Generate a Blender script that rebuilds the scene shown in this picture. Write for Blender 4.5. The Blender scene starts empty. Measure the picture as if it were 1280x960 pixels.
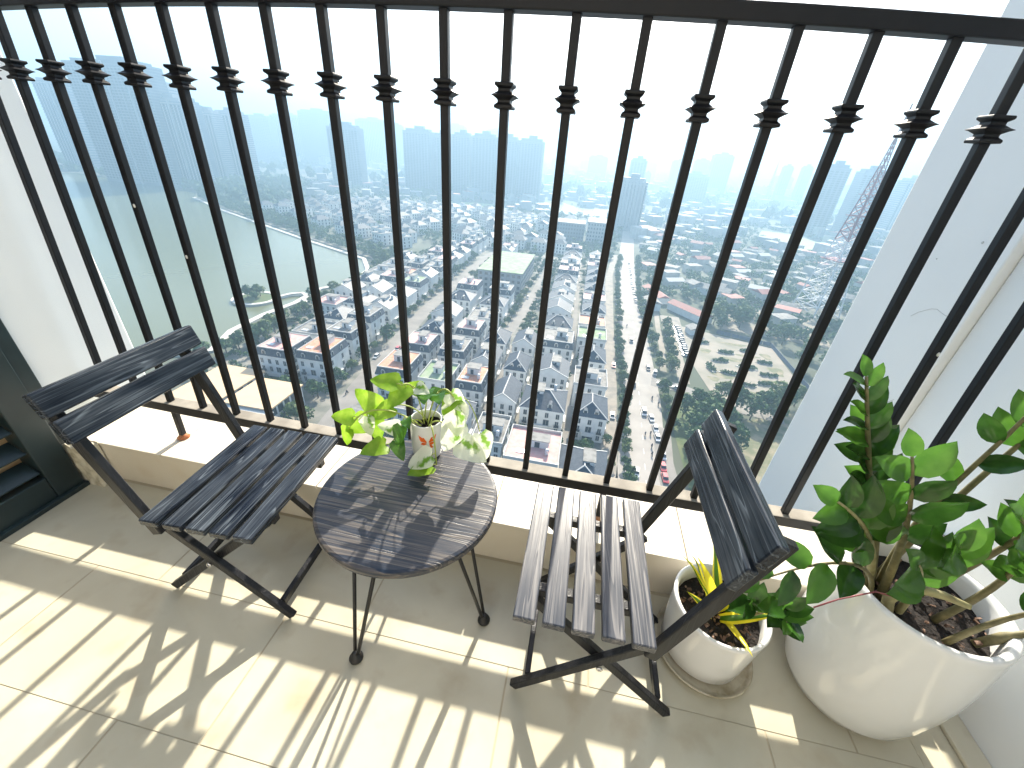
import bpy, bmesh, math, random
import numpy as np
from mathutils import Vector, Matrix
R = math.radians
random.seed(7)
rnd = random.Random(11)
SC = bpy.context.scene
COL = SC.collection

# ------------------------------------------------------------------ camera
CX, CZ = 1.43756, 1.178
cam = bpy.data.cameras.new('camera')
cam.sensor_fit = 'HORIZONTAL'; cam.sensor_width = 36.0
cam.lens = 36.0 * 498.0 / 1280.0
cam.clip_start = 0.02; cam.clip_end = 30000
camo = bpy.data.objects.new('camera', cam); COL.objects.link(camo)
yw, pt, rl = -0.1473, -0.5256, 0.0800
F = Vector((math.sin(yw) * math.cos(pt), math.cos(yw) * math.cos(pt), math.sin(pt)))
Rt = Vector((math.cos(yw), -math.sin(yw), 0)); U = Rt.cross(F)
R2 = Rt * math.cos(rl) + U * math.sin(rl); U2 = -Rt * math.sin(rl) + U * math.cos(rl)
M = Matrix((( R2.x, U2.x, -F.x), (R2.y, U2.y, -F.y), (R2.z, U2.z, -F.z))).to_4x4()
M.translation = Vector((CX, 0, CZ))
camo.matrix_world = M
SC.camera = camo

# ------------------------------------------------------------------ sky, sun, exposure
SUN_AZ, SUN_EL = 2.8, 33.0          # degrees clockwise from +Y, above the horizon
w = bpy.data.worlds.new('World'); SC.world = w; w.use_nodes = True
nt = w.node_tree; bg = nt.nodes['Background']
sky = nt.nodes.new('ShaderNodeTexSky'); sky.sky_type = 'NISHITA'; sky.sun_disc = False
sky.sun_elevation = R(SUN_EL); sky.sun_rotation = R(SUN_AZ)
sky.altitude = 100; sky.air_density = 1.0; sky.dust_density = 3.0; sky.ozone_density = 1.5
nt.links.new(sky.outputs[0], bg.inputs[0]); bg.inputs[1].default_value = 0.10
sl = bpy.data.lights.new('sun', 'SUN'); sl.energy = 5.0; sl.angle = R(0.9); sl.color = (1.0, 0.92, 0.78)
so = bpy.data.objects.new('sun', sl); COL.objects.link(so)
sd = Vector((math.sin(R(SUN_AZ)) * math.cos(R(SUN_EL)), math.cos(R(SUN_AZ)) * math.cos(R(SUN_EL)), math.sin(R(SUN_EL))))
so.rotation_euler = sd.to_track_quat('Z', 'Y').to_euler()
so.location = (0, 0, 30)
SC.view_settings.view_transform = 'Standard'; SC.view_settings.look = 'None'
SC.view_settings.exposure = 1.65; SC.view_settings.gamma = 1.0
SC.render.engine = 'CYCLES'
cy = SC.cycles
cy.use_denoising = True
cy.max_bounces = 6; cy.diffuse_bounces = 3; cy.glossy_bounces = 3; cy.transmission_bounces = 3
cy.transparent_max_bounces = 8; cy.volume_bounces = 1
cy.sample_clamp_indirect = 8.0
cy.caustics_reflective = False; cy.caustics_refractive = False

# ------------------------------------------------------------------ materials
MAT = {}
def mat(name, col, rough=0.6, metal=0.0, spec=0.5, noise=None, bump=None, trans=0.0, coat=0.0):
    """noise=(scale, other colour, contrast lo, hi, stretch) ; bump=(scale, strength, distance)"""
    m = bpy.data.materials.new(name); m.use_nodes = True
    t = m.node_tree; b = t.nodes['Principled BSDF']
    b.inputs['Base Color'].default_value = (*col, 1); b.inputs['Roughness'].default_value = rough
    b.inputs['Metallic'].default_value = metal; b.inputs['Specular IOR Level'].default_value = spec
    b.inputs['Coat Weight'].default_value = coat; b.inputs['Coat Roughness'].default_value = 0.08
    tc = t.nodes.new('ShaderNodeTexCoord'); mp = t.nodes.new('ShaderNodeMapping')
    t.links.new(tc.outputs['Object'], mp.inputs[0])
    csock = None
    if noise:
        sc, c2, lo, hi = noise[:4]
        if len(noise) > 4: mp.inputs['Scale'].default_value = noise[4]
        n = t.nodes.new('ShaderNodeTexNoise'); n.inputs['Scale'].default_value = sc; n.inputs['Detail'].default_value = 5
        r = t.nodes.new('ShaderNodeValToRGB'); r.color_ramp.elements[0].position = lo; r.color_ramp.elements[1].position = hi
        r.color_ramp.elements[0].color = (*col, 1); r.color_ramp.elements[1].color = (*c2, 1)
        t.links.new(mp.outputs[0], n.inputs[0]); t.links.new(n.outputs[0], r.inputs[0])
        t.links.new(r.outputs[0], b.inputs['Base Color']); csock = r.outputs[0]
    if bump:
        n2 = t.nodes.new('ShaderNodeTexNoise'); n2.inputs['Scale'].default_value = bump[0]; n2.inputs['Detail'].default_value = 4
        bp = t.nodes.new('ShaderNodeBump'); bp.inputs['Strength'].default_value = bump[1]; bp.inputs['Distance'].default_value = bump[2]
        t.links.new(tc.outputs['Object'], n2.inputs[0]); t.links.new(n2.outputs[0], bp.inputs['Height']); t.links.new(bp.outputs[0], b.inputs['Normal'])
    if trans > 0:
        tr = t.nodes.new('ShaderNodeBsdfTranslucent'); mx = t.nodes.new('ShaderNodeMixShader'); mx.inputs[0].default_value = trans
        tr.inputs[0].default_value = (*[min(1, c * 1.6) for c in col], 1)
        if csock:
            t.links.new(csock, tr.inputs[0])
        t.links.new(b.outputs[0], mx.inputs[1]); t.links.new(tr.outputs[0], mx.inputs[2])
        t.links.new(mx.outputs[0], t.nodes['Material Output'].inputs[0])
    MAT[name] = m
    return m

def wood_mat(name, dark, pale, amount=0.5, rough=0.38, axis=1, scale=1.0, mid=(.45, .12), spec=.4):
    """stained softwood: dark blue-black stain, paler raised grain running along one axis; every board differs"""
    m = bpy.data.materials.new(name); m.use_nodes = True
    t = m.node_tree; b = t.nodes['Principled BSDF']; L = t.links
    tc = t.nodes.new('ShaderNodeTexCoord'); oi = t.nodes.new('ShaderNodeObjectInfo')
    ad = t.nodes.new('ShaderNodeVectorMath'); ad.operation = 'ADD'
    sc = t.nodes.new('ShaderNodeVectorMath'); sc.operation = 'SCALE'; sc.inputs['Scale'].default_value = 7.3
    cmb = t.nodes.new('ShaderNodeCombineXYZ')
    for i in range(3): L.new(oi.outputs['Random'], cmb.inputs[i])
    L.new(cmb.outputs[0], sc.inputs[0]); L.new(tc.outputs['Object'], ad.inputs[0]); L.new(sc.outputs[0], ad.inputs[1])
    mp = t.nodes.new('ShaderNodeMapping'); s = [36 * scale] * 3; s[axis] = 1.6 * scale; mp.inputs['Scale'].default_value = s
    L.new(ad.outputs[0], mp.inputs[0])
    n1 = t.nodes.new('ShaderNodeTexNoise'); n1.inputs['Scale'].default_value = 1.0; n1.inputs['Detail'].default_value = 1.5; n1.inputs['Distortion'].default_value = 0.5
    L.new(mp.outputs[0], n1.inputs[0])
    mu = t.nodes.new('ShaderNodeMath'); mu.operation = 'MULTIPLY'; mu.inputs[1].default_value = 8.0; L.new(n1.outputs[0], mu.inputs[0])
    fr = t.nodes.new('ShaderNodeMath'); fr.operation = 'FRACT'; L.new(mu.outputs[0], fr.inputs[0])       # growth rings
    r1 = t.nodes.new('ShaderNodeValToRGB'); e = r1.color_ramp.elements
    e[0].position = 0.0; e[0].color = (0, 0, 0, 1); e[1].position = 0.93; e[1].color = (1, 1, 1, 1)
    x = e.new(mid[0]); x.color = (mid[1], mid[1], mid[1], 1); x = e.new(1.0); x.color = (0, 0, 0, 1)
    L.new(fr.outputs[0], r1.inputs[0])
    mp2 = t.nodes.new('ShaderNodeMapping'); s = [260 * scale] * 3; s[axis] = 9 * scale; mp2.inputs['Scale'].default_value = s; L.new(ad.outputs[0], mp2.inputs[0])
    n2 = t.nodes.new('ShaderNodeTexNoise'); n2.inputs['Scale'].default_value = 1.0; n2.inputs['Detail'].default_value = 3; L.new(mp2.outputs[0], n2.inputs[0])
    n3 = t.nodes.new('ShaderNodeTexNoise'); n3.inputs['Scale'].default_value = 7; n3.inputs['Detail'].default_value = 3; L.new(ad.outputs[0], n3.inputs[0])
    m1 = t.nodes.new('ShaderNodeMath'); m1.operation = 'MULTIPLY'; L.new(r1.outputs[0], m1.inputs[0]); L.new(n2.outputs[0], m1.inputs[1])
    m2 = t.nodes.new('ShaderNodeMath'); m2.operation = 'MULTIPLY_ADD'; L.new(n3.outputs[0], m2.inputs[0]); L.new(n2.outputs[0], m2.inputs[1]); m2.inputs[2].default_value = -0.12
    m3 = t.nodes.new('ShaderNodeMath'); m3.operation = 'ADD'; m3.use_clamp = True; L.new(m1.outputs[0], m3.inputs[0]); L.new(m2.outputs[0], m3.inputs[1])
    m4 = t.nodes.new('ShaderNodeMath'); m4.operation = 'MULTIPLY'; m4.use_clamp = True; m4.inputs[1].default_value = amount * 2; L.new(m3.outputs[0], m4.inputs[0])
    mx = t.nodes.new('ShaderNodeMix'); mx.data_type = 'RGBA'; mx.inputs['A'].default_value = (*dark, 1); mx.inputs['B'].default_value = (*pale, 1)
    L.new(m4.outputs[0], mx.inputs['Factor']); L.new(mx.outputs['Result'], b.inputs['Base Color'])
    b.inputs['Roughness'].default_value = rough; b.inputs['Specular IOR Level'].default_value = spec
    bp = t.nodes.new('ShaderNodeBump'); bp.inputs['Strength'].default_value = 0.5; bp.inputs['Distance'].default_value = 0.0012
    L.new(m3.outputs[0], bp.inputs['Height']); L.new(bp.outputs[0], b.inputs['Normal'])
    MAT[name] = m
    return m

mat('iron', (0.004, 0.005, 0.008), 0.46, 0.0, 0.3, noise=(9, (0.013, 0.012, 0.013), .5, .8), bump=(120, .25, .0008))
mat('rust', (0.32, 0.10, 0.035), 0.9, noise=(60, (0.5, 0.28, 0.16), .4, .7))
mat('paint_chip', (0.75, 0.74, 0.70), 0.8)
wood_mat('wood_slat', (0.0012, 0.004, 0.011), (0.24, 0.28, 0.32), 0.30, 0.25, axis=1, mid=(.76, .03), spec=.3)
wood_mat('wood_slat_lit', (0.010, 0.018, 0.034), (0.24, 0.23, 0.225), 0.46, 0.34, axis=1)  # paler copy of the slat wood, sun glare on the right seat put into colour
wood_mat('wood_top', (0.008, 0.018, 0.036), (0.21, 0.175, 0.14), 0.40, 0.28, axis=0, scale=.9)  # dark tone blued to stand for sky reflected in the shaded wood
wood_mat('wood_leg', (0.005, 0.006, 0.009), (0.022, 0.023, 0.027), 0.4, 0.45, axis=2)
mat('rod', (0.010, 0.010, 0.011), 0.35, 0.2)
mat('rubber', (0.012, 0.012, 0.013), 0.5)
mat('steel', (0.55, 0.55, 0.56), 0.25, 1.0)
mat('ceramic', (0.78, 0.79, 0.78), 0.12, 0, 0.5, noise=(3, (0.70, 0.72, 0.71), .45, .7), coat=.5, bump=(5, .05, .003))
mat('ceramic_small', (0.80, 0.80, 0.79), 0.15, 0, 0.5, noise=(9, (0.72, 0.72, 0.70), .5, .75), coat=.4)
mat('saucer', (0.55, 0.50, 0.38), 0.5, noise=(25, (0.33, 0.28, 0.18), .45, .7))
mat('soil', (0.010, 0.007, 0.006), 0.95, noise=(90, (0.05, 0.030, 0.022), .58, .72), bump=(70, 1.0, .012))
mat('chip', (0.10, 0.055, 0.035), 0.85, noise=(60, (0.30, 0.20, 0.15), .5, .62))
mat('leaf_dark', (0.016, 0.052, 0.009), 0.17, noise=(2.2, (0.040, 0.115, 0.018), .35, .75), trans=.26)
mat('leaf_bright', (0.05, 0.15, 0.018), 0.2, noise=(2.2, (0.09, 0.22, 0.03), .35, .75), trans=.42)
mat('leaf_lime', (0.22, 0.42, 0.02), 0.3, noise=(2.5, (0.36, 0.55, 0.06), .4, .7), trans=.5)
mat('leaf_variegated', (0.20, 0.38, 0.05), 0.3, noise=(1.9, (0.80, 0.84, 0.68), .42, .50), trans=.45)
mat('leaf_yellow', (0.62, 0.55, 0.03), 0.3, trans=.4)
mat('stem', (0.12, 0.11, 0.05), 0.6, noise=(60, (0.22, 0.19, 0.09), .4, .7))
mat('stem_pale', (0.34, 0.32, 0.16), 0.6, noise=(50, (0.20, 0.17, 0.08), .4, .7))
mat('vine', (0.35, 0.42, 0.10), 0.5)
mat('orange_print', (0.80, 0.14, 0.015), 0.4)
mat('shutter', (0.010, 0.022, 0.026), 0.32, noise=(5, (0.022, 0.038, 0.042), .4, .7), bump=(40, .15, .001))
mat('render_paint', (0.82, 0.85, 0.85), 0.75, noise=(2.2, (0.77, 0.80, 0.81), .35, .75), bump=(5, .25, .006))
mat('crack', (0.52, 0.54, 0.54), 0.9)
mat('upstand', (0.62, 0.58, 0.46), 0.85, noise=(30, (0.36, 0.32, 0.22), .45, .7), bump=(60, .8, .006))

def tile_mat(name, c1, c2, stain, rough, ss):
    m = bpy.data.materials.new(name); m.use_nodes = True
    t = m.node_tree; b = t.nodes['Principled BSDF']; L = t.links
    ge = t.nodes.new('ShaderNodeNewGeometry')
    n = t.nodes.new('ShaderNodeTexNoise'); n.inputs['Scale'].default_value = 3.2; n.inputs['Detail'].default_value = 6; n.inputs['Distortion'].default_value = .8
    L.new(ge.outputs['Position'], n.inputs[0])
    r = t.nodes.new('ShaderNodeValToRGB'); r.color_ramp.elements[0].position = .35; r.color_ramp.elements[1].position = .7
    r.color_ramp.elements[0].color = (*c1, 1); r.color_ramp.elements[1].color = (*c2, 1); L.new(n.outputs[0], r.inputs[0])
    n2 = t.nodes.new('ShaderNodeTexNoise'); n2.inputs['Scale'].default_value = ss; n2.inputs['Detail'].default_value = 8
    L.new(ge.outputs['Position'], n2.inputs[0])
    r2 = t.nodes.new('ShaderNodeValToRGB'); r2.color_ramp.elements[0].position = .56; r2.color_ramp.elements[1].position = .76; L.new(n2.outputs[0], r2.inputs[0])
    r2.color_ramp.elements[1].color = (.55, .55, .55, 1)
    mx = t.nodes.new('ShaderNodeMix'); mx.data_type = 'RGBA'; mx.inputs['B'].default_value = (*stain, 1)
    L.new(r2.outputs[0], mx.inputs['Factor']); L.new(r.outputs[0], mx.inputs['A']); L.new(mx.outputs['Result'], b.inputs['Base Color'])
    mr = t.nodes.new('ShaderNodeMath'); mr.operation = 'MULTIPLY_ADD'; mr.inputs[1].default_value = .25; mr.inputs[2].default_value = rough - .1
    L.new(n2.outputs[0], mr.inputs[0]); L.new(mr.outputs[0], b.inputs['Roughness'])
    MAT[name] = m
tile_mat('floor_tile', (0.49, 0.455, 0.345), (0.60, 0.57, 0.45), (0.37, 0.29, 0.18), 0.32, 9)
tile_mat('ledge_tile', (0.66, 0.60, 0.49), (0.72, 0.67, 0.57), (0.60, 0.50, 0.36), 0.4, 6)
mat('grout', (0.44, 0.385, 0.28), 0.9)

# city
mat('villa_wall', (0.70, 0.71, 0.70), 0.8, noise=(.35, (0.60, 0.61, 0.60), .4, .7))
mat('slate', (0.025, 0.038, 0.058), 0.6, noise=(1.2, (0.050, 0.068, 0.092), .4, .7))
mat('roof_trim', (0.50, 0.50, 0.48), 0.8)
mat('roof_light', (0.23, 0.225, 0.21), 0.8, noise=(.5, (0.13, 0.125, 0.115), .4, .65))
mat('terracotta', (0.52, 0.22, 0.13), 0.8, noise=(.8, (0.60, 0.32, 0.22), .4, .7))
mat('pink_deck', (0.58, 0.30, 0.27), 0.8, noise=(.8, (0.62, 0.40, 0.36), .4, .7))
mat('glass_dark', (0.03, 0.04, 0.05), 0.15)
mat('tank', (0.62, 0.64, 0.66), 0.35, 0.3)
mat('green_deck', (0.20, 0.29, 0.15), 0.9, noise=(.3, (0.30, 0.34, 0.25), .4, .6))
mat('teal_net', (0.16, 0.42, 0.38), 0.8)
mat('tan_roof', (0.66, 0.47, 0.27), 0.8, noise=(.3, (0.58, 0.44, 0.30), .4, .7))
mat('red_roof', (0.36, 0.13, 0.10), 0.8, noise=(.4, (0.28, 0.14, 0.12), .4, .7))
mat('asphalt', (0.20, 0.185, 0.165), 0.9, noise=(.12, (0.28, 0.26, 0.235), .35, .7))
mat('pavement', (0.30, 0.265, 0.22), 0.9, noise=(.25, (0.20, 0.185, 0.16), .4, .7))
mat('quarter_ground', (0.13, 0.135, 0.11), 0.9, noise=(.12, (0.25, 0.235, 0.20), .42, .62))
mat('sand', (0.30, 0.26, 0.21), 0.9, noise=(.1, (0.20, 0.19, 0.14), .4, .7))
mat('main_asphalt', (0.30, 0.275, 0.245), 0.9, noise=(.12, (0.38, 0.35, 0.315), .35, .7))
mat('line_paint', (0.75, 0.75, 0.72), 0.8)
mat('lawn', (0.07, 0.11, 0.035), 0.95, noise=(.15, (0.14, 0.15, 0.06), .4, .7))
mat('scrub', (0.13, 0.14, 0.07), 0.95, noise=(.25, (0.27, 0.23, 0.15), .4, .65))
mat('field', (0.30, 0.38, 0.17), 0.95, noise=(.02, (0.38, 0.42, 0.24), .4, .7))
mat('foliage', (0.030, 0.080, 0.018), 0.8, noise=(.9, (0.065, 0.13, 0.030), .35, .7), trans=.15)
mat('foliage_light', (0.075, 0.13, 0.03), 0.8, noise=(.9, (0.12, 0.16, 0.05), .35, .7), trans=.2)
mat('bark', (0.10, 0.075, 0.05), 0.9)
mat('tower_grey', (0.06, 0.09, 0.14), 0.7, noise=(.05, (0.09, 0.12, 0.17), .4, .6))
mat('tower_pale', (0.27, 0.29, 0.31), 0.7, noise=(.05, (0.22, 0.24, 0.26), .4, .6))
mat('tower_trim', (0.12, 0.15, 0.19), 0.7)
mat('mast_red', (0.26, 0.07, 0.08), 0.6)
mat('mast_white', (0.68, 0.68, 0.68), 0.6)
mat('weathered_wall', (0.36, 0.36, 0.34), 0.85, noise=(.2, (0.50, 0.49, 0.46), .4, .7))
mat('car_white', (0.70, 0.70, 0.70), 0.25, coat=.6)
mat('car_black', (0.03, 0.03, 0.035), 0.25, coat=.6)
mat('car_grey', (0.28, 0.29, 0.30), 0.3, coat=.6)
mat('car_red', (0.55, 0.03, 0.04), 0.3, coat=.6)
mat('cloth_dark', (0.05, 0.05, 0.07), 0.9)
mat('stone_kerb', (0.52, 0.50, 0.45), 0.85)
# the ground: patchy town earth, yards and verges
m = mat('earth', (0.07, 0.085, 0.05), 0.95, noise=(.006, (0.17, 0.165, 0.135), .42, .62))
# the lake
m = mat('lake_water', (0.14, 0.15, 0.075), 0.2, 0, 0.5, bump=(.35, .12, .25))

# ------------------------------------------------------------------ mesh tools
class MB:
    def __init__(s): s.v = []; s.f = []; s.m = []
    def quad(s, pts, mi=0):
        k = len(s.v); s.v += [tuple(p) for p in pts]; s.f.append(tuple(range(k, k + len(pts)))); s.m.append(mi)
    def box(s, x0, x1, y0, y1, z0, z1, mi=0, top=None):
        k = len(s.v)
        s.v += [(x0, y0, z0), (x1, y0, z0), (x1, y1, z0), (x0, y1, z0), (x0, y0, z1), (x1, y0, z1), (x1, y1, z1), (x0, y1, z1)]
        for n, q in enumerate(((3, 2, 1, 0), (4, 5, 6, 7), (0, 1, 5, 4), (1, 2, 6, 5), (2, 3, 7, 6), (3, 0, 4, 7))):
            s.f.append(tuple(k + i for i in q)); s.m.append(top if (top is not None and n == 1) else mi)
    def beam(s, a, b, wdt, hgt, up=(0, 0, 1), mi=0):
        a = Vector(a); b = Vector(b); d = (b - a).normalized(); u = Vector(up)
        sx = d.cross(u).normalized(); sz = sx.cross(d).normalized()
        k = len(s.v)
        for p in (a, b):
            for i, j in ((-1, -1), (1, -1), (1, 1), (-1, 1)): s.v.append(tuple(p + sx * (i * wdt / 2) + sz * (j * hgt / 2)))
        for q in ((0, 1, 2, 3), (7, 6, 5, 4), (0, 4, 5, 1), (1, 5, 6, 2), (2, 6, 7, 3), (3, 7, 4, 0)):
            s.f.append(tuple(k + i for i in q)); s.m.append(mi)
    def tube(s, path, rad, n=8, mi=0):
        P = [Vector(p) for p in path]; k = len(s.v); L = len(P)
        rr = rad if isinstance(rad, (list, tuple)) else [rad] * L
        prev = None
        for i, p in enumerate(P):
            d = (P[min(i + 1, L - 1)] - P[max(i - 1, 0)]).normalized()
            a = Vector((0, 0, 1)) if prev is None else prev
            if abs(d.dot(a)) > .95: a = Vector((1, 0, 0))
            x = (a - d * a.dot(d)).normalized(); y = d.cross(x); prev = x
            for j in range(n):
                t = 2 * math.pi * j / n; s.v.append(tuple(p + (x * math.cos(t) + y * math.sin(t)) * rr[i]))
        for i in range(L - 1):
            for j in range(n):
                s.f.append((k + i * n + j, k + i * n + (j + 1) % n, k + (i + 1) * n + (j + 1) % n, k + (i + 1) * n + j)); s.m.append(mi)
        s.f.append(tuple(k + j for j in reversed(range(n)))); s.m.append(mi)
        s.f.append(tuple(k + (L - 1) * n + j for j in range(n))); s.m.append(mi)
    def lathe(s, prof, n=24, c=(0, 0, 0), mi=0, ph=0.0, cap=True):
        k = len(s.v); L = len(prof)
        for r, z in prof:
            for j in range(n):
                t = 2 * math.pi * (j / n) + ph; s.v.append((c[0] + r * math.cos(t), c[1] + r * math.sin(t), c[2] + z))
        for i in range(L - 1):
            for j in range(n):
                s.f.append((k + i * n + j, k + i * n + (j + 1) % n, k + (i + 1) * n + (j + 1) % n, k + (i + 1) * n + j)); s.m.append(mi)
        if cap:
            s.f.append(tuple(k + j for j in reversed(range(n)))); s.m.append(mi)
            s.f.append(tuple(k + (L - 1) * n + j for j in range(n))); s.m.append(mi)
    def poly(s, pts, z, mi=0):
        s.quad([(p[0], p[1], z) for p in pts], mi)
    def prism(s, pts, z0, z1, mi=0, top=None):
        k = len(s.v); n = len(pts)
        s.v += [(p[0], p[1], z0) for p in pts] + [(p[0], p[1], z1) for p in pts]
        s.f.append(tuple(range(k + n, k + 2 * n))); s.m.append(top if top is not None else mi)
        s.f.append(tuple(reversed(range(k, k + n)))); s.m.append(mi)
        for i in range(n):
            j = (i + 1) % n; s.f.append((k + i, k + j, k + n + j, k + n + i)); s.m.append(mi)
    def mesh(s, name, mats, smooth=False):
        me = bpy.data.meshes.new(name); me.from_pydata(s.v, [], s.f)
        for m in ([mats] if isinstance(mats, str) else mats): me.materials.append(MAT[m])
        if any(s.m): me.polygons.foreach_set('material_index', s.m)
        if smooth: me.polygons.foreach_set('use_smooth', [True] * len(s.f))
        me.update(); return me
def link(name, me, parent=None, loc=None, mtx=None):
    o = bpy.data.objects.new(name, me); COL.objects.link(o)
    if parent is not None: o.parent = parent
    if mtx is not None: o.matrix_local = mtx
    if loc is not None: o.location = loc
    return o
def bevel(me, wd, seg=2):
    b = bmesh.new(); b.from_mesh(me)
    es = [e for e in b.edges if len(e.link_faces) == 2 and e.calc_face_angle() > .6]
    bmesh.ops.bevel(b, geom=es, offset=wd, segments=seg, affect='EDGES', profile=.5, clamp_overlap=True)
    b.to_mesh(me); b.free(); return me
def boxmesh(name, sx, sy, sz, m, bv=0.0, seg=2):
    b = MB(); b.box(-sx / 2, sx / 2, -sy / 2, sy / 2, -sz / 2, sz / 2); me = b.mesh(name, m)
    if bv: bevel(me, bv, seg)
    return me
def tag(o, label=None, cat=None, group=None, kind=None):
    if label: o['label'] = label
    if cat: o['category'] = cat
    if group: o['group'] = group
    if kind: o['kind'] = kind
    return o
def empty(name, loc=(0, 0, 0), rz=0, **k):
    o = bpy.data.objects.new(name, None); COL.objects.link(o); o.location = loc; o.rotation_euler = (0, 0, rz); o.empty_display_size = .1
    return tag(o, **k)
def ordinal(n):
    return ['nearest', 'second', 'third', 'fourth', 'fifth', 'sixth', 'seventh', 'eighth', 'ninth', 'tenth', 'eleventh', 'twelfth', 'thirteenth',
            'fourteenth', 'fifteenth', 'sixteenth', 'seventeenth', 'eighteenth', 'nineteenth', 'twentieth', 'twenty-first', 'twenty-second',
            'twenty-third', 'twenty-fourth', 'twenty-fifth', 'twenty-sixth', 'twenty-seventh', 'twenty-eighth', 'twenty-ninth', 'thirtieth'][n]

# ================================================================== THE BALCONY
XL, XR = -0.27, 2.56          # shutter plane on the left, wall on the right
YL = 0.85                     # front of the ledge
ZL = 0.171
# --- slab with tiles
sl_ = MB(); sl_.box(XL - .02, XR + .02, -1.0, 1.14, -.30, -.0012)
fl = link('balcony_floor', sl_.mesh('balcony_floor', 'grout')); tag(fl, kind='structure')
ys = [-.96, -.66, -.36, -.06, .24, .54, .842]
for r_ in range(6):
    off = -.27 + (.0, .21, .42)[r_ % 3] - .45
    x = off
    while x < XR:
        x0, x1 = max(x, XL), min(x + .637, XR); x += .64
        if x1 - x0 < .03: continue
        b = MB(); b.box(-(x1 - x0 - .0016) / 2, (x1 - x0 - .0016) / 2, -.1492, .1492 + (.002 if r_ == 5 else 0), -.001, 0)
        me = b.mesh('tile', 'floor_tile'); bevel(me, .0004, 1)
        link('tile', me, fl, ((x0 + x1) / 2, ys[r_] + .15, rnd.uniform(.0, .0004)))
# --- ledge under the railing
b = MB(); b.box(XL - .3, XR + .3, YL + .008, 1.14, -.30, ZL - .008)
lg = link('balcony_ledge', b.mesh('balcony_ledge', 'grout')); tag(lg, kind='structure')
for i in range(6):
    x0 = -.52 + i * .60
    b = MB(); b.box(x0, x0 + .597, YL, 1.145, ZL - .010, ZL); me = b.mesh('ledge_tile', 'ledge_tile'); bevel(me, .0015, 1); link('tile', me, lg)
    x1 = x0 + .17
    b = MB(); b.box(max(x1, XL), min(x1 + .597, XR), YL + .002, YL + .010, .0, ZL - .0105); link('tile', b.mesh('riser_tile', 'ledge_tile'), lg)
# dark drain strip along the right wall
b = MB(); b.box(2.405, 2.4075, -.9, .845, .0005, .0012); link('joint_line', b.mesh('joint_line', 'upstand'), fl)
b = MB(); b.box(2.50, 2.56, -.9, .845, .0006, .014); me = b.mesh('skirting', 'floor_tile'); bevel(me, .004, 2); link('skirting', me, fl)

# --- walls
def wall(name, boxes, m, label):
    b = MB()
    for q in boxes: b.box(*q)
    me = b.mesh(name, m); bevel(me, .006, 2)
    return tag(link(name, me), label, 'wall')
wl = wall('wall', [(-.62, -.285, .845, 1.165, -.40, 4.2)], 'render_paint', 'white painted wall end beyond the dark louvred shutter at left')
wr = wall('wall', [(2.56, 2.9, -1.0, 1.30, -.30, 4.2)], 'render_paint', 'smooth white side wall behind the big potted plant at right')
wc = wall('wall', [(2.535, 2.95, 1.301, 1.80, -.9, 4.2)], 'render_paint', 'white column with hairline cracks outside the right end of the railing')
def crack(pts, x):
    b = MB(); b.tube([(x, y, z) for y, z in pts], .0009, 4); link('crack', b.mesh('crack', 'crack'), wc)
crack([(1.33, .86), (1.35, .848), (1.37, .843), (1.39, .846), (1.41, .85), (1.43, .845), (1.45, .833), (1.47, .82), (1.49, .80)], 2.5346)
crack([(1.36, .55), (1.40, .50), (1.44, .48), (1.47, .43)], 2.5346)
for y, z, r_ in ((1.40, 1.05, .004), (1.52, .98, .0025), (1.60, 1.30, .002)):
    b = MB(); b.lathe([(r_, 0), (r_ * .6, .002)], 8); o = link('pock_mark', b.mesh('pock_mark', 'crack'), wc); o.rotation_euler = (0, R(-90), 0); o.location = (2.5345, y, z)
# house wall behind the camera
mat('curtain_grey', (0.32, 0.31, 0.29), 0.8)
bk = wall('wall', [(-.62, 2.9, -1.25, -1.0, -.30, 4.2)], 'curtain_grey', 'plain grey house wall at the back of the balcony')

# --- louvred shutter on the left
sh = empty('louvred_shutter', (XL, 0, 0), label='dark green-black louvred shutter door standing at the left end of the balcony', cat='shutter')
def shp(name, q, bv=.003):
    b = MB(); b.box(*q); me = b.mesh(name, 'shutter'); bevel(me, bv, 2); return link(name, me, sh)
shp('outer_frame', (-.06, .004, .80, .842, .0, 2.3))
shp('stile', (-.045, .020, .715, .797, .0, 2.3))
shp('stile', (-.045, .020, -.30, -.22, .0, 2.3))
shp('bottom_rail', (-.045, .0185, -.22, .714, .0, .105))
shp('sill', (-.05, .035, -.30, .80, -.0, .018))
lv = MB(); lv.box(-.032, .032, -.218, .713, -.005, .005); lme = lv.mesh('louvre_slat', 'shutter'); bevel(lme, .003, 2)
z = .145
while z < 2.25:
    o = link('louvre_slat', lme, sh, (-.012, 0, z)); o.rotation_euler = (0, R(38), 0); z += .085
# warm inner panel behind the louvres
b = MB(); b.box(-.33, -.32, -.30, .80, 0, 2.3)
tag(link('wall', b.mesh('inner_wall', 'tan_roof')), 'warm tan wall seen through the gaps of the dark louvres', 'wall')
# small plaster upstand between shutter and ledge
b = MB(); b.box(XL + .002, -.175, .80, .8475, -.003, .178); me = b.mesh('plaster_upstand', 'upstand')
q = bmesh.new(); q.from_mesh(me); bmesh.ops.subdivide_edges(q, edges=q.edges[:], cuts=5, use_grid_fill=True)
for v in q.verts:
    if v.co.z > .01 and v.co.y < .846 and v.co.x > XL + .01: v.co += Vector((rnd.uniform(-.008, .003), rnd.uniform(-.002, .008), rnd.uniform(-.010, .002)))
q.to_mesh(me); q.free()
tag(link('plaster_upstand', me), 'rough chipped plaster upstand between the shutter foot and the ledge', 'upstand')

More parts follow.
